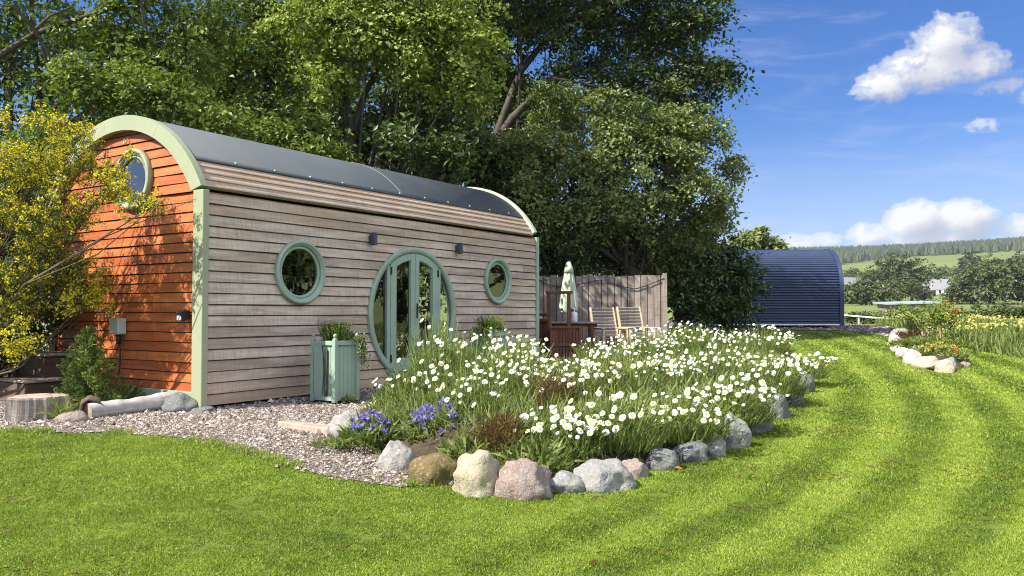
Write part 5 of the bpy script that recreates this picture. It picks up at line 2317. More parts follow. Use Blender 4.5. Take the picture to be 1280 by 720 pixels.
def flower_clump(name, label, cat, x, y, h, r, mat_leaf, mat_bloom, n_leaf, n_bloom, seed, lw=.3, bs=.05, leaf_len=(.08, .16), group=None, zoff=0.0):
    rg = np.random.default_rng(seed)
    p = gnd(x, y)
    root = empty(name, (p[0], p[1], float(H(p[0], p[1])) + .03 + zoff))
    tag(root, label, cat, group)
    a, q = rg.uniform(0, 6.28, n_leaf), np.sqrt(rg.uniform(0, 1, n_leaf))
    z = h * (1 - .55 * q ** 2) * rg.uniform(.05, .9, n_leaf)
    P = np.stack([q * r * np.cos(a), q * r * np.sin(a), z], 1)
    D = unit(np.stack([np.cos(a) * q * .8 + rg.normal(0, .4, n_leaf), np.sin(a) * q * .8 + rg.normal(0, .4, n_leaf), rg.uniform(.1, 1, n_leaf)], 1))
    V, Fq = blades(P, D, rg.uniform(leaf_len[0], leaf_len[1], n_leaf), rg.uniform(.012, .028, n_leaf) * lw / .3, .6)
    obj_from('foliage', np_mesh('foliage', V, Fq, mat_leaf, np.repeat(rg.uniform(0, 1, n_leaf), 2)), root)
    if n_bloom:
        for k in range(n_bloom):
            a, q = rg.uniform(0, 6.28), math.sqrt(rg.uniform(0, 1))
            c = np.array([q * r * .95 * math.cos(a), q * r * .95 * math.sin(a) - .04, h * (1.02 - .5 * q ** 2) * rg.uniform(.8, 1.12) + .03])
            m = 16
            d = unit(rg.normal(size=(m, 3)) + np.array([0, 0, .7]))
            V, Fq = blades(np.repeat(c[None], m, 0) * 0, d, bs * rg.uniform(.55, 1, m), bs * .32, .3)
            o = obj_from('flower_head', np_mesh('flower_head', V, Fq, mat_bloom, np.repeat(rg.uniform(0, 1, m), 2)), root, tuple(c))
    return root


GK = 'violet knapweed clumps at the left of the bed'
flower_clump('knapweed', 'violet flowered knapweed spilling onto the gravel at the left tip boulder', 'flowers', 461, 562, .26, .22, M['leaf_bed'], M['purple'], 420, 24, 61, group=GK, bs=.06)
flower_clump('knapweed', 'violet flowered knapweed between the white and brown boulders', 'flowers', 548, 562, .34, .32, M['leaf_bed'], M['purple'], 700, 34, 62, group=GK, bs=.06)
flower_clump('leafy_plant', 'broad green leafy plant between the two violet knapweeds', 'plant', 505, 553, .30, .27, M['leaf_bed'], None, 520, 0, 63)
flower_clump('leafy_plant', 'low grey green plant on the gravel behind the ochre slab', 'plant', 530, 505, .34, .3, M['leaf_grey'], None, 500, 0, 64)
flower_clump('leafy_plant', 'bright green leafy plant right behind the cream boulder', 'plant', 592, 588, .26, .26, M['leaf_bed'], None, 420, 0, 76)
flower_clump('leafy_plant', 'green leafy plant right behind the pink granite boulder', 'plant', 668, 596, .26, .3, M['leaf_bed'], None, 460, 0, 77)
flower_clump('dry_heath', 'rust brown dry heath behind the cream and pink boulders', 'plant', 628, 586, .46, .24, M['leaf_brown'], None, 2600, 0, 65, lw=.1, leaf_len=(.05, .12))
flower_clump('dry_heath', 'brown dry heath showing among the daisies at the bed middle', 'plant', 690, 540, .62, .25, M['leaf_brown'], None, 1500, 0, 66, lw=.1, leaf_len=(.06, .14))
flower_clump('leafy_plant', 'small weed tuft at the foot of the left planter', 'plant', 436, 505, .09, .09, M['leaf_mid'], None, 160, 0, 67, lw=.15, leaf_len=(.03, .06))
flower_clump('leafy_plant', 'green weed patch on the gravel left of the white boulder', 'plant', 415, 563, .06, .17, M['leaf_bed'], None, 200, 0, 68, lw=.2, leaf_len=(.04, .08))
flower_clump('leafy_plant', 'pale grey green leaves at the foot of the junction box wall', 'plant', 150, 505, .22, .22, M['leaf_grey'], None, 260, 0, 69, lw=.35, leaf_len=(.1, .2))
flower_clump('leafy_plant', 'long dry grass tuft beside the hollow log', 'plant', 76, 525, .14, .10, M['leaf_stem'], None, 150, 0, 70, lw=.1, leaf_len=(.1, .24))
# rockery plants
flower_clump('alpine_plant', 'yellow flowered alpine at the front of the rockery', 'plant', 1172, 452, .22, .5, M['leaf_bed'], M['yellow_bloom'], 600, 40, 71, bs=.07, zoff=.06)
flower_clump('alpine_plant', 'dark green cushion plant across the rockery middle', 'plant', 1170, 440, .24, .7, M['leaf_mid'], None, 1200, 0, 72, zoff=.06)
flower_clump('alpine_plant', 'low green plant along the left stones of the rockery', 'plant', 1142, 440, .22, .5, M['leaf_mid'], None, 600, 0, 73, zoff=.06)
flower_clump('alpine_plant', 'orange flowered alpine beside the blue grey slab', 'plant', 1196, 456, .2, .2, M['leaf_bed'], M['orange_bloom'], 140, 5, 74, bs=.07, zoff=.06)
flower_clump('alpine_plant', 'reddish low plant at the back of the rockery', 'plant', 1140, 428, .22, .35, M['leaf_brown'], None, 400, 0, 75, zoff=.06)


def thin_shrub(name, label, x, y, Y, h, spread, seed, bloom):
    rg = np.random.default_rng(seed)
    q = at(x, y, Y)
    z = float(H(q[0], Y)) + .1
    root = empty(name, (q[0], Y, z))
    tag(root, label, 'shrub')
    mb = MB()
    P, Pb = [], []
    for k in range(9):
        e = np.array([rg.normal(0, spread * .5), rg.normal(0, spread * .4), h * rg.uniform(.7, 1.0)])
        mb.tube([(0, 0, -.05), e * np.array([.3, .3, .5]), e], [.014, .010, .005], 5, False)
        P += [e + rg.normal(size=3) * np.array([.16, .16, .13]) for _ in range(24)]
        P += [e * rg.uniform(.5, .9) + rg.normal(size=3) * .09 for _ in range(12)]
        if e[0] > -.05 * spread:
            Pb += [e + rg.normal(size=3) * np.array([.13, .13, .12]) for _ in range(int(70 * bloom))]
    mb.build('stems', [M['pale_wood']], root)
    P = np.array(P)
    obj_from('foliage', np_mesh('foliage', leaf_quads(P, rand_dirs(len(P)), rg.uniform(.07, .14, len(P)), .5), quadfaces(len(P)), M['leaf_mid'], rg.uniform(0, 1, len(P))), root)
    if Pb:
        Pb = np.array(Pb)
        obj_from('blossom', np_mesh('blossom', leaf_quads(Pb, rand_dirs(len(Pb)), rg.uniform(.06, .12, len(Pb)), .8), quadfaces(len(Pb)), M['orange_bloom'], rg.uniform(0, 1, len(Pb))), root)


thin_shrub('azalea', 'leggy shrub with orange bloom standing in the rockery', 1176, 436, 20.0, .82, .34, 81, .22)
thin_shrub('azalea', 'leggy green shrub left of the orange bloomed one', 1156, 430, 20.6, .85, .5, 82, 0)


# ------------------------------------------------------------------ trees
def tree(name, label, base, lobes, n_leaf, leaf, mat, seed, trunk_r=.25, fork=.45, group=None, limbs=True, bark='bark', clump=.32, per=42, cat='tree', flat=.6, hang=.0, lk=1.0, surf=.55, extra=None):
    """lobes: (cx, cy, cz, rx, ry, rz) crown masses in world space. Limbs run from the trunk into each of them."""
    rg = np.random.default_rng(seed)
    base = np.array(base, float)
    root = empty(name, base)
    tag(root, label, cat, group)
    lobes = [np.array(l[:6]) for l in lobes]
    wt = np.array([(l[3] * l[4] * l[5]) ** .67 for l in lobes])
    wt /= wt.sum()
    mb = MB()
    if limbs:
        cen = (np.array([l[:3] for l in lobes]) * wt[:, None]).sum(0)
        ft = base + (cen - base) * np.array([.5, .5, 0]) + np.array([0, 0, (cen[2] - base[2]) * fork])
        bend = rg.normal(0, .12, 3) * (1, 1, 0)
        tp = [base - (0, 0, .2), base * .5 + ft * .5 + bend, ft]
        mb.tube([p - base for p in [tp[0], base + (0, 0, .4), tp[1], ft]], [trunk_r * 1.5, trunk_r * 1.08, trunk_r * .92, trunk_r * .75], 10, False)
    Pl, Nl = [], []
    for l, w in zip(lobes, wt):
        c, r = l[:3], l[3:6]
        if limbs:
            a = ft + (rg.normal(size=3) * .1)
            m1 = a * .62 + c * .38 + np.array([0, 0, -.06 * abs(c[2] - a[2])]) + rg.normal(0, .18, 3)
            m2 = a * .28 + c * .72 + rg.normal(0, .18, 3)
            k = lk * trunk_r * (.16 + .42 * math.sqrt(w))
            mb.tube([q - base for q in (ft - (0, 0, trunk_r), a, m1, m2, c)], [k * 1.25, k * 1.05, k * .8, k * .55, k * .3], 7, False)
            for _ in range(7):
                d = unit(rg.normal(size=3))
                e = c + d * r * rg.uniform(.6, .98)
                s = m2 if rg.random() < .5 else c
                mm = (s + e) / 2 + rg.normal(0, .12, 3)
                mb.tube([q - base for q in (s, mm, e)], [k * .30, k * .2, k * .05 + .004], 5, False)
                for _ in range(2):
                    e2 = mm + (e - mm) * .5 + rg.normal(size=3) * r * .3
                    mb.tube([q - base for q in (mm, (mm + e2) / 2 + rg.normal(0, .06, 3), e2)], [k * .13, k * .08, .004], 4, False)
        nc = max(6, int(n_leaf * w / per))
        d = unit(rg.normal(size=(nc, 3)))
        d[:, 2] = np.where(rg.random(nc) < .35, np.abs(d[:, 2]), d[:, 2])
        rad = (rg.uniform(0, 1, nc) ** surf)[:, None]
        nz = np.array([mnoise.noise(Vector(q * 2.3 + seed)) for q in d])[:, None]
        cc = c + d * r * np.clip(rad, .25, 1) * (1 + .62 * nz)
        up = unit(d * .75 + np.array([0, 0, .75 - hang]) + rg.normal(0, .3, (nc, 3)))
        cs = clump * rg.uniform(.6, 1.35, nc)
        off = rg.normal(size=(nc, per, 3))
        nd = (off * up[:, None]).sum(-1, keepdims=True)
        off = off - up[:, None] * nd * (1 - flat * .6)
        P = cc[:, None] + off * cs[:, None, None] * .62 - np.array([0, 0, 1]) * hang * np.abs(off[..., :1]) * cs[:, None, None]
        Nn = unit(up[:, None] + rg.normal(0, .55, (nc, per, 3)))
        Pl.append(P.reshape(-1, 3))
        Nl.append(Nn.reshape(-1, 3))
    P, Nn = np.concatenate(Pl) - base, np.concatenate(Nl)
    V = leaf_quads(P, Nn, rg.uniform(.65, 1.35, len(P)) * leaf, .62, .14, droop=.5)
    rnd = np.clip(np.repeat(rg.uniform(0, 1, len(P) // per), per) * .55 + rg.uniform(0, .45, len(P)), 0, 1)
    obj_from('crown', np_mesh('crown', V, quadfaces(len(P)), mat, rnd), root)
    if extra:
        for path, r0 in extra:
            mb.tube([np.array(q) - base for q in path], np.linspace(r0, r0 * .35, len(path)), 7, False)
    if limbs or extra:
        mb.build('trunk', [M[bark]], root)
    return root


def foot(x, Y):
    q = at(x, 400, Y)
    return (q[0], Y, float(H(q[0], Y)))


def path(pts, Y):
    return [tuple(at(x, y, Y + (i * .15))) for i, (x, y) in enumerate(pts)]


T = tree
T('broadleaf_tree', 'thin crowned tree with bare grey branches at the upper left corner', foot(-70, 18.5), [
    lobe(30, 20, 18.5, 90, 50, 1.2), lobe(135, 50, 18.5, 75, 50, 1.1), lobe(60, 120, 18.8, 55, 42, .8), lobe(195, 85, 18.8, 75, 55, 1.1), lobe(170, 10, 18.5, 90, 50, 1.2), lobe(250, 40, 19, 70, 60, 1.1), lobe(120, 130, 19, 60, 36, .9), lobe(-60, 60, 18.5, 90, 110, 1.5), lobe(60, -90, 18.5, 200, 70, 2)],
    20000, .125, M['leaf_mid'], 301, .22, .5, clump=.32, extra=[
        (path([(-60, 110), (2, 68), (40, 44), (85, 27), (150, 8), (190, -6)], 17.6), .085), (path([(18, 8), (40, 32), (52, 52), (60, 85), (76, 130)], 17.5), .055), (path([(52, 52), (66, 75), (86, 100)], 17.5), .03),
        (path([(175, -10), (180, 30), (192, 55), (212, 62), (222, 90)], 17.4), .03), (path([(45, 36), (62, 20), (92, 8)], 17.4), .04), (path([(192, 55), (205, 50), (235, 60)], 17.3), .018), (path([(70, 62), (95, 80), (125, 110), (150, 125)], 17.5), .022), (path([(222, 118), (219, 132), (208, 146)], 17.3), .014)])
T('broadleaf_tree', 'deep green tree behind the cabin roof left of the lime tree', foot(300, 22), [
    lobe(275, 60, 22, 70, 55, 1.6), lobe(340, 95, 22, 70, 55, 1.6), lobe(260, 130, 22, 60, 40, 1.4), lobe(340, 30, 22, 80, 50, 1.7), lobe(390, 150, 21.5, 60, 50, 1.3), lobe(300, -50, 22, 130, 70, 2.3), lobe(310, 160, 22, 70, 40, 1.4)],
    21000, .14, M['leaf_mid'], 302, .28, .5, lk=.6, clump=.36)
T('broadleaf_tree', 'bright lime green sunlit tree with pale trunk behind the cabin roof', foot(436, 19.4), [
    lobe(450, 45, 18.7, 75, 48, 1.2), lobe(520, 55, 18.7, 68, 50, 1.2), lobe(585, 72, 18.7, 48, 42, .9), lobe(415, 100, 18.9, 42, 42, .8), lobe(395, 30, 18.9, 55, 48, 1.0), lobe(590, 118, 18.8, 36, 34, .6), lobe(490, -10, 18.7, 100, 40, 1.5), lobe(540, 100, 19.0, 42, 30, .7), lobe(560, 20, 18.7, 60, 34, 1.0)],
    25000, .115, M['leaf_lime'], 303, .20, .35, lk=.7, clump=.30, surf=.4, extra=[(path([(436, 230), (440, 170), (455, 120), (480, 70)], 19.2), .13), (path([(440, 165), (432, 120), (420, 80)], 19.2), .09), (path([(470, 215), (478, 160), (500, 110)], 19.2), .08)])
T('broadleaf_tree', 'huge dark canopied tree spreading its long limb to the right', foot(585, 25.0), [
    lobe(645, 15, 23.5, 75, 50, 1.6), lobe(715, 40, 23.5, 66, 46, 1.5), lobe(775, 18, 23, 70, 50, 1.5), lobe(830, 60, 23, 62, 46, 1.3), lobe(868, 100, 22.6, 46, 34, 1.0), lobe(800, 112, 22.8, 62, 34, 1.1), lobe(735, 95, 23.3, 50, 24, 1.0), lobe(905, 98, 22, 30, 18, .6), lobe(860, 30, 22, 46, 36, 1.0), lobe(825, -30, 22, 60, 36, 1.3), lobe(880, 4, 22, 30, 10, .5), lobe(640, -60, 22, 140, 60, 2.5), lobe(600, 55, 24, 60, 60, 1.4), lobe(850, 145, 22.6, 40, 20, .7), lobe(625, 120, 24.5, 50, 40, 1.2), lobe(680, 140, 24, 50, 30, 1.0), lobe(690, 122, 20.9, 36, 16, .6), lobe(790, 138, 20.9, 36, 13, .5)],
    52000, .125, M['leaf_dark'], 304, .42, .3, lk=.38, clump=.36, surf=.42, extra=[(path([(585, 270), (610, 190), (640, 148), (668, 120), (690, 98), (720, 88), (770, 80)], 22.3), .15), (path([(560, 280), (556, 180), (545, 90)], 22.6), .22), (path([(690, 98), (730, 105), (780, 118)], 22), .06), (path([(600, 260), (620, 170), (650, 90), (690, 40), (730, 10)], 23.0), .15)])
T('broadleaf_tree', 'grey green sunlit tree filling the sky gap above the laurels', foot(800, 23.0), [
    lobe(690, 205, 21.2, 46, 44, 1.0), lobe(755, 225, 21.2, 66, 46, 1.2), lobe(832, 195, 21.6, 56, 42, 1.2), lobe(868, 240, 21.8, 46, 42, 1.1), lobe(800, 272, 21.8, 70, 36, 1.2), lobe(725, 275, 21.6, 60, 34, 1.1), lobe(880, 172, 22, 34, 26, .8), lobe(885, 285, 22.4, 34, 26, .9), lobe(840, 158, 21.8, 46, 28, .9), lobe(770, 175, 21.4, 50, 32, 1.0), lobe(905, 255, 22, 20, 16, .5), lobe(655, 250, 21.2, 34, 46, .9), lobe(645, 190, 21.3, 34, 30, .8), lobe(700, 155, 22, 46, 24, .8), lobe(915, 215, 22.3, 16, 20, .5), lobe(765, 135, 22, 40, 22, .8), lobe(835, 118, 22.3, 30, 18, .7), lobe(700, 128, 22.4, 36, 20, .7), lobe(700, 300, 21.8, 44, 22, .7), lobe(850, 300, 22.2, 40, 22, .8)],
    50000, .112, M['leaf_grey'], 305, .30, .45, clump=.30, surf=.42)
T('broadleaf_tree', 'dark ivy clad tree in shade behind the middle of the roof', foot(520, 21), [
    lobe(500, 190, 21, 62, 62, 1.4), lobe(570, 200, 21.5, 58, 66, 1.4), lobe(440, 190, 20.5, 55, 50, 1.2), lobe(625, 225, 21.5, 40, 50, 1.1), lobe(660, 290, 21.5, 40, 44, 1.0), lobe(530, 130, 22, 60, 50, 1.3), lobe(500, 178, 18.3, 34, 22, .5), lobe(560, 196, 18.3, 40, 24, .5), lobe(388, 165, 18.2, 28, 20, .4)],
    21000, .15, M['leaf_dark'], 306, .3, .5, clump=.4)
T('broadleaf_tree', 'dark holly like tree behind the apex of the cabin arch', foot(230, 17.5), [
    lobe(120, 120, 17.6, 50, 60, .9), lobe(190, 125, 17.6, 60, 44, 1.0), lobe(270, 160, 18, 56, 38, .9), lobe(340, 185, 18, 56, 36, .9), lobe(60, 190, 17.5, 50, 60, .9), lobe(40, 290, 17, 70, 80, 1.1), lobe(400, 200, 18.4, 44, 36, .8)],
    19000, .12, M['leaf_mid'], 307, .2, .5, clump=.34)
T('broadleaf_tree', 'background foliage tree closing the gaps behind the lime tree', foot(420, 29), [
    lobe(380, 80, 29, 110, 70, 2), lobe(520, 80, 29, 110, 80, 2), lobe(440, 170, 29, 140, 60, 2), lobe(620, 140, 29, 80, 90, 2), lobe(250, 110, 29, 110, 80, 2), lobe(560, 220, 28, 120, 60, 2)],
    14000, .30, M['leaf_dark'], 308, .3, .4, clump=.6)
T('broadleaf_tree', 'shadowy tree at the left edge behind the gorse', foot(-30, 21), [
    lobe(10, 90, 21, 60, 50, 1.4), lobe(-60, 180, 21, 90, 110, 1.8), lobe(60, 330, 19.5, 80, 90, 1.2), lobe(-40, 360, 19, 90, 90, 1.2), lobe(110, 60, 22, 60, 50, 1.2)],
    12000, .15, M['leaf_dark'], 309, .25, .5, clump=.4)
conifer = conifer_small('conifer_tree', 'drooping yellow green conifer glimpsed between the big trees', foot(650, 30), 9.4, 3.6, 310, M['leaf_spruce'], nlev=26, leaf=.30, per=16)

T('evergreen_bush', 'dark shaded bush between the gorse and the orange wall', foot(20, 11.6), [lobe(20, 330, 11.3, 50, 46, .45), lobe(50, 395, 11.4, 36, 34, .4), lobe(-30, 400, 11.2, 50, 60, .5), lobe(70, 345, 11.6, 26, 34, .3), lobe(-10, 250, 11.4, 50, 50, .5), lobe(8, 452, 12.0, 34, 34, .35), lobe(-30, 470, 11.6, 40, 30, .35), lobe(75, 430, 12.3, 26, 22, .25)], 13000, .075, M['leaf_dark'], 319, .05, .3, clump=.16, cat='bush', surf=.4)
# hedge behind the fence
T('laurel_bush', 'dense dark laurel bush at the left of the blue hut', foot(905, 25.2), [lobe(895, 345, 25, 46, 42, 1.2), lobe(925, 365, 24.8, 24, 36, .8), lobe(870, 375, 24.5, 40, 36, 1.0), lobe(912, 388, 24.6, 34, 22, .9)], 14000, .13, M['leaf_gloss'], 320, .1, .3, clump=.26, cat='bush', surf=.3, hang=-.4)
T('broom_bush', 'olive broom like bush behind the middle of the fence', foot(775, 23.5), [lobe(740, 322, 23, 34, 26, .8), lobe(780, 312, 23, 32, 28, .8), lobe(825, 318, 23.2, 40, 30, .9), lobe(800, 345, 23, 60, 30, 1.0)], 12000, .11, M['leaf_broom'], 321, .08, .3, clump=.24, cat='bush', surf=.35, hang=-.6)
T('laurel_bush', 'dark laurel bush right of the cabin behind the parasol', foot(690, 22.5), [lobe(680, 320, 22.3, 40, 34, .9), lobe(715, 335, 22.3, 36, 30, .8), lobe(650, 330, 22, 40, 60, .9)], 9000, .12, M['leaf_gloss'], 322, .08, .3, clump=.26, cat='bush', surf=.35)
T('laurel_bush', 'deep green laurel bush behind the right end of the fence', foot(850, 24), [lobe(845, 355, 23.8, 44, 40, .9), lobe(835, 325, 24, 40, 26, .9), lobe(870, 320, 24.6, 30, 24, .9)], 9000, .12, M['leaf_gloss'], 323, .08, .3, clump=.26, cat='bush', surf=.35)
T('small_tree', 'small pale leaved tree rising behind the blue hut', foot(948, 35), [lobe(950, 300, 35, 22, 14, .8), lobe(935, 308, 35, 24, 14, .8), lobe(968, 312, 35, 14, 12, .5), lobe(925, 330, 35, 30, 20, 1)], 4000, .2, M['leaf_grey'], 324, .12, .6, clump=.32)

# trees standing off to the right, seen in the door glass
off_right = [((25, 20.5), 'dense tree at the lawn side, mirrored in the round door', 7.5), ((29, 26), 'second tree beyond the lawn side, mirrored in the door glass', 8.5), ((24, 13.5), 'third tree near the lawn side, mirrored low in the glass', 7.0), ((23, 6), 'fourth tree beside the lawn, mirrored in the left round window', 7.5), ((27, 17), 'fifth tree filling the line of trees beside the lawn', 8.0), ((26, 9.5), 'sixth tree filling the nearer line of trees beside the lawn', 8.0)]
for i, ((x, y), lb, h) in enumerate(off_right):
    z = float(H(x, y))
    T('broadleaf_tree', lb, (x, y, z), [(x, y, z + h * .62, 3.6, 3.6, h * .32), (x - 1.6, y + 2.5, z + h * .45, 2.6, 2.6, h * .3), (x + .6, y - 2.6, z + h * .42, 2.6, 2.6, h * .3)], 6500, .32, M['leaf_dark'], 330 + i, .3, .4, clump=.6)

# ------------------------------------------------------------------ the valley
def copy_of(o, x, Y, s, label, group=None, rz=0.0, zs=1.0):
    c = copy_tree(o)
    q = at(x, 390, Y)
    c.location = (q[0], Y, float(H(q[0], Y)) - .1)
    c.scale = (s, s, s * zs)
    c.rotation_euler = (0, 0, rz)
    tag(c, label)
    if group:
        c['group'] = group
    elif 'group' in c:
        del c['group']
    return c


def far_proto(name, mat, seed, x, Y, label, group=None, cat='tree', h=10.0, w=9.0, n=2600, leaf=.75):
    q = at(x, 390, Y)
    z = float(H(q[0], Y)) - .1
    rg = np.random.default_rng(seed)
    lb = [(q[0] + rg.normal(0, w * .2), Y + rg.normal(0, w * .2), z + h * rg.uniform(.3, .75), w * rg.uniform(.22, .34), w * rg.uniform(.22, .34), h * rg.uniform(.2, .28)) for _ in range(7)]
    lb.append((q[0], Y, z + h * .72, w * .3, w * .3, h * .27))
    return tree(name, label, (q[0], Y, z), lb, n, leaf, M[mat], seed, h * .03, .3, group, cat=cat, clump=leaf * 1.5, per=26, surf=.3)


GV = 'trees on the valley floor'
GF = 'distant trees on the far slope'
A1 = far_proto('broadleaf_tree', 'leaf_far', 401, 1112, 230, 'tallest round tree of the clump between the two white houses', GV, h=15.5, w=13, n=3600)
A2 = far_proto('broadleaf_tree', 'leaf_far', 402, 1066, 215, 'low grey green tree below the farmhouse left of the clump', GV, h=4.4, w=7)
A3 = far_proto('conifer_tree', 'leaf_conifer', 403, 1215, 420, 'dark conifer on the slope above the right white house', GF, h=17, w=8, n=1500, leaf=.9)
A4 = far_proto('broadleaf_tree', 'leaf_far', 404, 1214, 200, 'mid green tree in front of the right white house', GV, h=9.5, w=11)
copy_of(A1, 1140, 225, .95, 'big round tree beside the left side of the right white house', GV, 1.3)
copy_of(A1, 1092, 222, .72, 'smaller round tree at the left of the big clump', GV, 2.2)
copy_of(A4, 1118, 205, .72, 'bushy tree in front of the big clump', GV, .6)
copy_of(A4, 1156, 205, .45, 'small bushy tree at the foot of the right white house', GV, 2.0)
copy_of(A2, 1090, 195, 1.3, 'pale bushy tree above the flat roofed shed', GV, .9)
copy_of(A4, 1228, 190, 1.0, 'broad tree right of the flat roofed shed, mid row', GV, 1.0)
copy_of(A4, 1256, 185, 1.02, 'broad tree near the right edge, mid row', GV, 2.6)
copy_of(A4, 1284, 185, 1.05, 'tree cut by the right edge of the view', GV, 3.6)
copy_of(A1, 1244, 235, .93, 'tall tree behind the right hand mid row', GV, 1.9)
copy_of(A1, 1275, 235, .98, 'tallest tree at the right edge, behind the mid row', GV, .4)
copy_of(A2, 1262, 230, 2.2, 'pale green tree between the two tall right edge trees', GV, .4)
copy_of(A2, 1205, 195, 1.2, 'pale tree left of the right hand mid row', GV, 2.9)
copy_of(A3, 1203, 430, .8, 'smaller dark conifer beside the slope conifer', GF, 1)
copy_of(A4, 1180, 430, .9, 'isolated round tree on the green slope', GF, 1)
copy_of(A4, 1160, 440, .7, 'left small tree on the green slope', GF, 2)
copy_of(A4, 1226, 415, .95, 'round tree right of the slope conifer', GF, .3)
copy_of(A2, 1071, 420, 1.8, 'lone tree on the slope above the farmhouse', GF, .3)
copy_of(A2, 1150, 430, 1.3, 'tiny pale tree at the left of the slope row', GF, 1.3)
copy_of(A4, 1062, 380, .8, 'dark tree behind the farmhouse roof', GF, .8)

# hedges nearer the meadow
GH = 'hedgerow bushes beyond the meadow'


def hedge(x, Y, w, h, label, seed, mat='leaf_far'):
    q = at(x, 390, Y)
    z = float(H(q[0], Y)) - .1
    k = Y / F
    wx, hx = w * k, h * k
    rg = np.random.default_rng(seed)
    lb = [(q[0] + wx * t, Y + rg.normal(0, .4), z + hx * rg.uniform(.42, .56), wx * .26, .9, hx * .5) for t in (-.34, -.05, .28)]
    tree('hedge_bush', label, (q[0], Y, z), lb, 2600, .17, M[mat], seed, .06, .3, GH, cat='bush', clump=.26, per=26, surf=.35)


hedge(1128, 50, 46, 24, 'hawthorn bush left of the orange azalea, beyond the white rail', 421, 'leaf_grey')
hedge(1088, 52, 40, 16, 'low bush behind the white rail beside the blue hut', 422)
hedge(1222, 46, 60, 24, 'dark hedge bush right of the orange azalea', 423)
hedge(1262, 44, 56, 26, 'hedge bush at the right edge above the yellow meadow', 424)
hedge(1300, 43, 56, 28, 'hedge bush crossing the right edge of the view', 425)
hedge(1180, 52, 40, 14, 'low bush behind the orange azalea', 426, 'leaf_grey')


# houses and shed
def house(name, label, x, y, Y, w, d, h, rh, rz, chim, cat='house'):
    q = at(x, y, Y)
    z = float(H(q[0], Y))
    root = empty(name, (q[0], Y, z - .5), rz)
    tag(root, label, cat)
    hh = q[2] - z + .5
    hw = max(1.5, hh)
    mb = MB()
    V = [(-w / 2, -d / 2, 0), (w / 2, -d / 2, 0), (w / 2, d / 2, 0), (-w / 2, d / 2, 0), (-w / 2, -d / 2, hw), (w / 2, -d / 2, hw), (w / 2, d / 2, hw), (-w / 2, d / 2, hw), (-w / 2, 0, hw + rh), (w / 2, 0, hw + rh)]
    mb.add(V, [(0, 1, 5, 4), (2, 3, 7, 6), (0, 4, 8, 7, 3), (1, 2, 6, 9, 5)])
    mb.build('wall', [M['house_white']], root)
    mb = MB()
    for s in (-1, 1):
        a, b_ = np.array([0, s * (d / 2 + .3), hw - rh * .6 / d + .05]), np.array([0, 0, hw + rh + .08])
        V = []
        for e in (-w / 2 - .2, w / 2 + .2):
            for p_ in (a, b_):
                V += [(e, p_[1], p_[2]), (e, p_[1], p_[2] + .14)]
        mb.add(V, [(0, 2, 6, 4), (1, 3, 7, 5), (0, 1, 5, 4), (2, 3, 7, 6), (0, 1, 3, 2), (4, 5, 7, 6)])
    rf = mb.build('roof', [M['slate_tile']], root)
    for cx_ in chim:
        mb = MB()
        mb.box((cx_, 0, hw + rh + .35), (.8, .6, 1.2))
        mb.box((cx_, 0, hw + rh + 1.0), (.9, .7, .12))
        mb.build('chimney', [M['house_white']], rf)
    for k in (-.28, .1, .34):
        mb = MB()
        mb.box((k * w, -d / 2 - .01, hw * .55), (.9, .06, 1.2))
        mb.build('window', [M['black']], root)


house('farmhouse', 'white farmhouse with slate roof and chimney beside the blue hut', 1066, 356, 310, 15, 7, 3, 2.6, .25, [5.5, -5.5])
house('cottage', 'white gabled cottage half hidden by trees in the valley', 1172, 362, 300, 9, 7.5, 3, 3.6, -1.0, [])

q = at(1140, 390, 92)
z = float(H(q[0], 92))
root = empty('field_shed', (q[0] - .6, 92, z), -.12)
tag(root, 'low field shed with flat blue grey roof in the valley', 'shed')
zt = at(1140, 380, 92)[2] - z
mb = MB()
mb.box((0, 0, zt / 2), (5.0, 4.2, zt))
mb.build('wall', [M['fence']], root)
mb = MB()
mb.add([(-2.9, -2.5, zt - .1), (2.9, -2.5, zt + .05), (2.9, 2.5, zt + .25), (-2.9, 2.5, zt + .1), (-2.9, -2.5, zt + .05), (2.9, -2.5, zt + .2), (2.9, 2.5, zt + .4), (-2.9, 2.5, zt + .25)],
       [(0, 1, 2, 3), (4, 5, 6, 7), (0, 1, 5, 4), (1, 2, 6, 5), (2, 3, 7, 6), (3, 0, 4, 7)])
mb.build('roof', [M['shed_roof']], root)

# white rail
root = empty('rail_fence', tuple(at(1054, 394, 46)), 0)
tag(root, 'low white rail fence behind the rockery', 'fence')
o0 = np.array(root.location)
pts = [(1050, 393.5, 46.5), (1098, 397.5, 45.5), (1145, 400.5, 44.5), (1164, 401, 44), (1210, 398, 44)]
mb = MB()
for a, b_ in zip(pts[:-1], pts[1:]):
    mb.beam(tuple(at(*a) - o0), tuple(at(*b_) - o0), .05, .075, bev=.01)
mb.build('rail', [M['rail_white']], root)
for x, y, Y in pts + [(1074, 395.5, 46), (1122, 399, 45), (1188, 399.5, 44)]:
    q = at(x, y, Y)
    zb_ = float(H(q[0], Y))
    mb = MB()
    mb.box(tuple(np.array([q[0], Y + .08, (q[2] + .03 + zb_) / 2]) - o0), (.06, .06, max(.2, q[2] + .03 - zb_)))
    mb.build('post', [M['rail_white']], root)

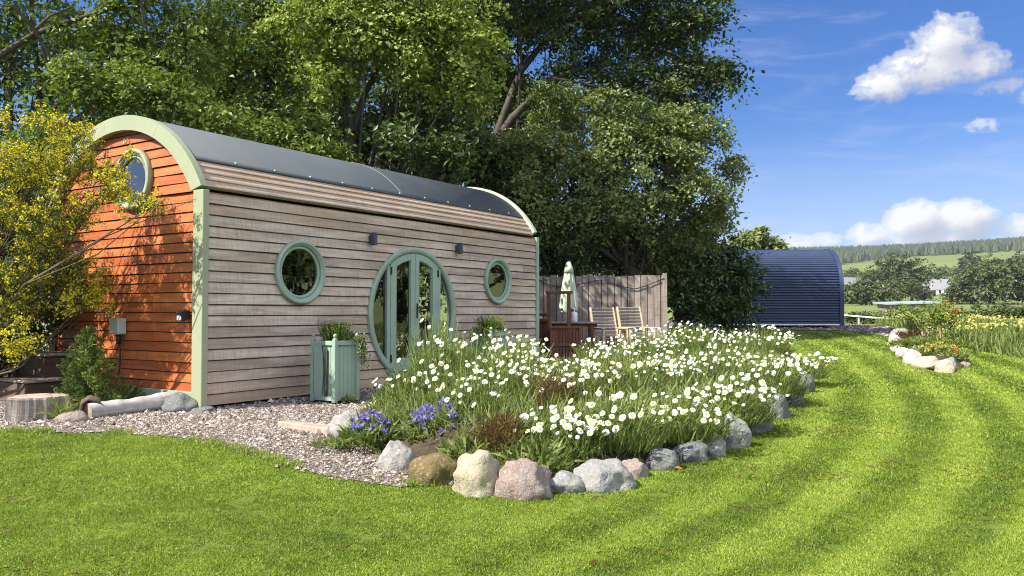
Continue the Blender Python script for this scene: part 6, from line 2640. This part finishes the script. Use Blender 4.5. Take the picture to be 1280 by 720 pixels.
# plantation on the ridge
def forest():
    n = 9000
    a = RNG.uniform(R(12), R(40), n)
    r = np.sqrt(RNG.uniform(1000 ** 2, 1420 ** 2, n))
    x, y = r * np.sin(a), r * np.cos(a)
    az = np.degrees(a)
    lim = 1000 + np.where(az < 26, -170 + (az - 18) * 20, 0) + 60 * (vnoise(x, y, 90, 3) - .5)
    ok = r > lim
    # a lower plantation tongue at the left
    m = 1500
    a2 = RNG.uniform(R(15), R(26), m)
    r2 = RNG.uniform(620, 1000, m)
    k2 = r2 > 640 + np.clip((np.degrees(a2) - 18) / 8, 0, 1) * 330
    x = np.concatenate([x[ok], (r2 * np.sin(a2))[k2]])
    y = np.concatenate([y[ok], (r2 * np.cos(a2))[k2]])
    n = len(x)
    h = RNG.uniform(8, 12.5, n)
    z = H(x, y)
    k = 6
    V, Fs = [], []
    th = np.linspace(0, 2 * np.pi, k, endpoint=False)[None] + RNG.uniform(0, 6, (n, 1))
    rad = h[:, None] * RNG.uniform(.18, .30, (n, k))
    ringp = np.stack([x[:, None] + rad * np.cos(th), y[:, None] + rad * np.sin(th), np.repeat(z[:, None] + .5, k, 1) + h[:, None] * .08], -1)
    mid = np.stack([x[:, None] + .62 * rad * np.cos(th + .5), y[:, None] + .62 * rad * np.sin(th + .5), np.repeat(z[:, None], k, 1) + h[:, None] * RNG.uniform(.45, .65, (n, k))], -1)
    tip = np.stack([x, y, z + h], -1)[:, None]
    V = np.concatenate([ringp, mid, tip], 1).reshape(-1, 3)
    f = []
    for j in range(k):
        j2 = (j + 1) % k
        f += [(j, j2, k + j), (j2, k + j2, k + j), (k + j, k + j2, 2 * k)]
    Fs = (np.arange(n)[:, None, None] * (2 * k + 1) + np.array(f)[None]).reshape(-1, 3)
    return np_mesh('forest', V, Fs, M['leaf_conifer'], np.repeat(RNG.uniform(0, 1, n), len(f)))


tag(obj_from('forest', forest()), 'conifer plantation covering the far ridge', 'forest', kind='stuff')
# ------------------------------------------------------------------ thin summer haze
def haze():
    t = NT('haze_air')
    v = t.new('ShaderNodeVolumePrincipled')
    v.inputs['Color'].default_value = (.80, .87, .97, 1)
    v.inputs['Density'].default_value = .00015
    v.inputs['Anisotropy'].default_value = .2
    t.link(v.outputs[0], t.out.inputs['Volume'])
    MATS['haze'] = t.m
    V = [(x, y, z) for x in (-1660, 1660) for y in (-1660, 1660) for z in (-1.9, 126.0)]
    me = np_mesh('haze', V, [(0, 1, 3, 2), (4, 6, 7, 5), (0, 4, 5, 1), (2, 3, 7, 6), (0, 2, 6, 4), (1, 5, 7, 3)], t.m)
    tag(obj_from('haze', me), 'thin pale summer haze over the valley', 'haze', kind='stuff')


haze()
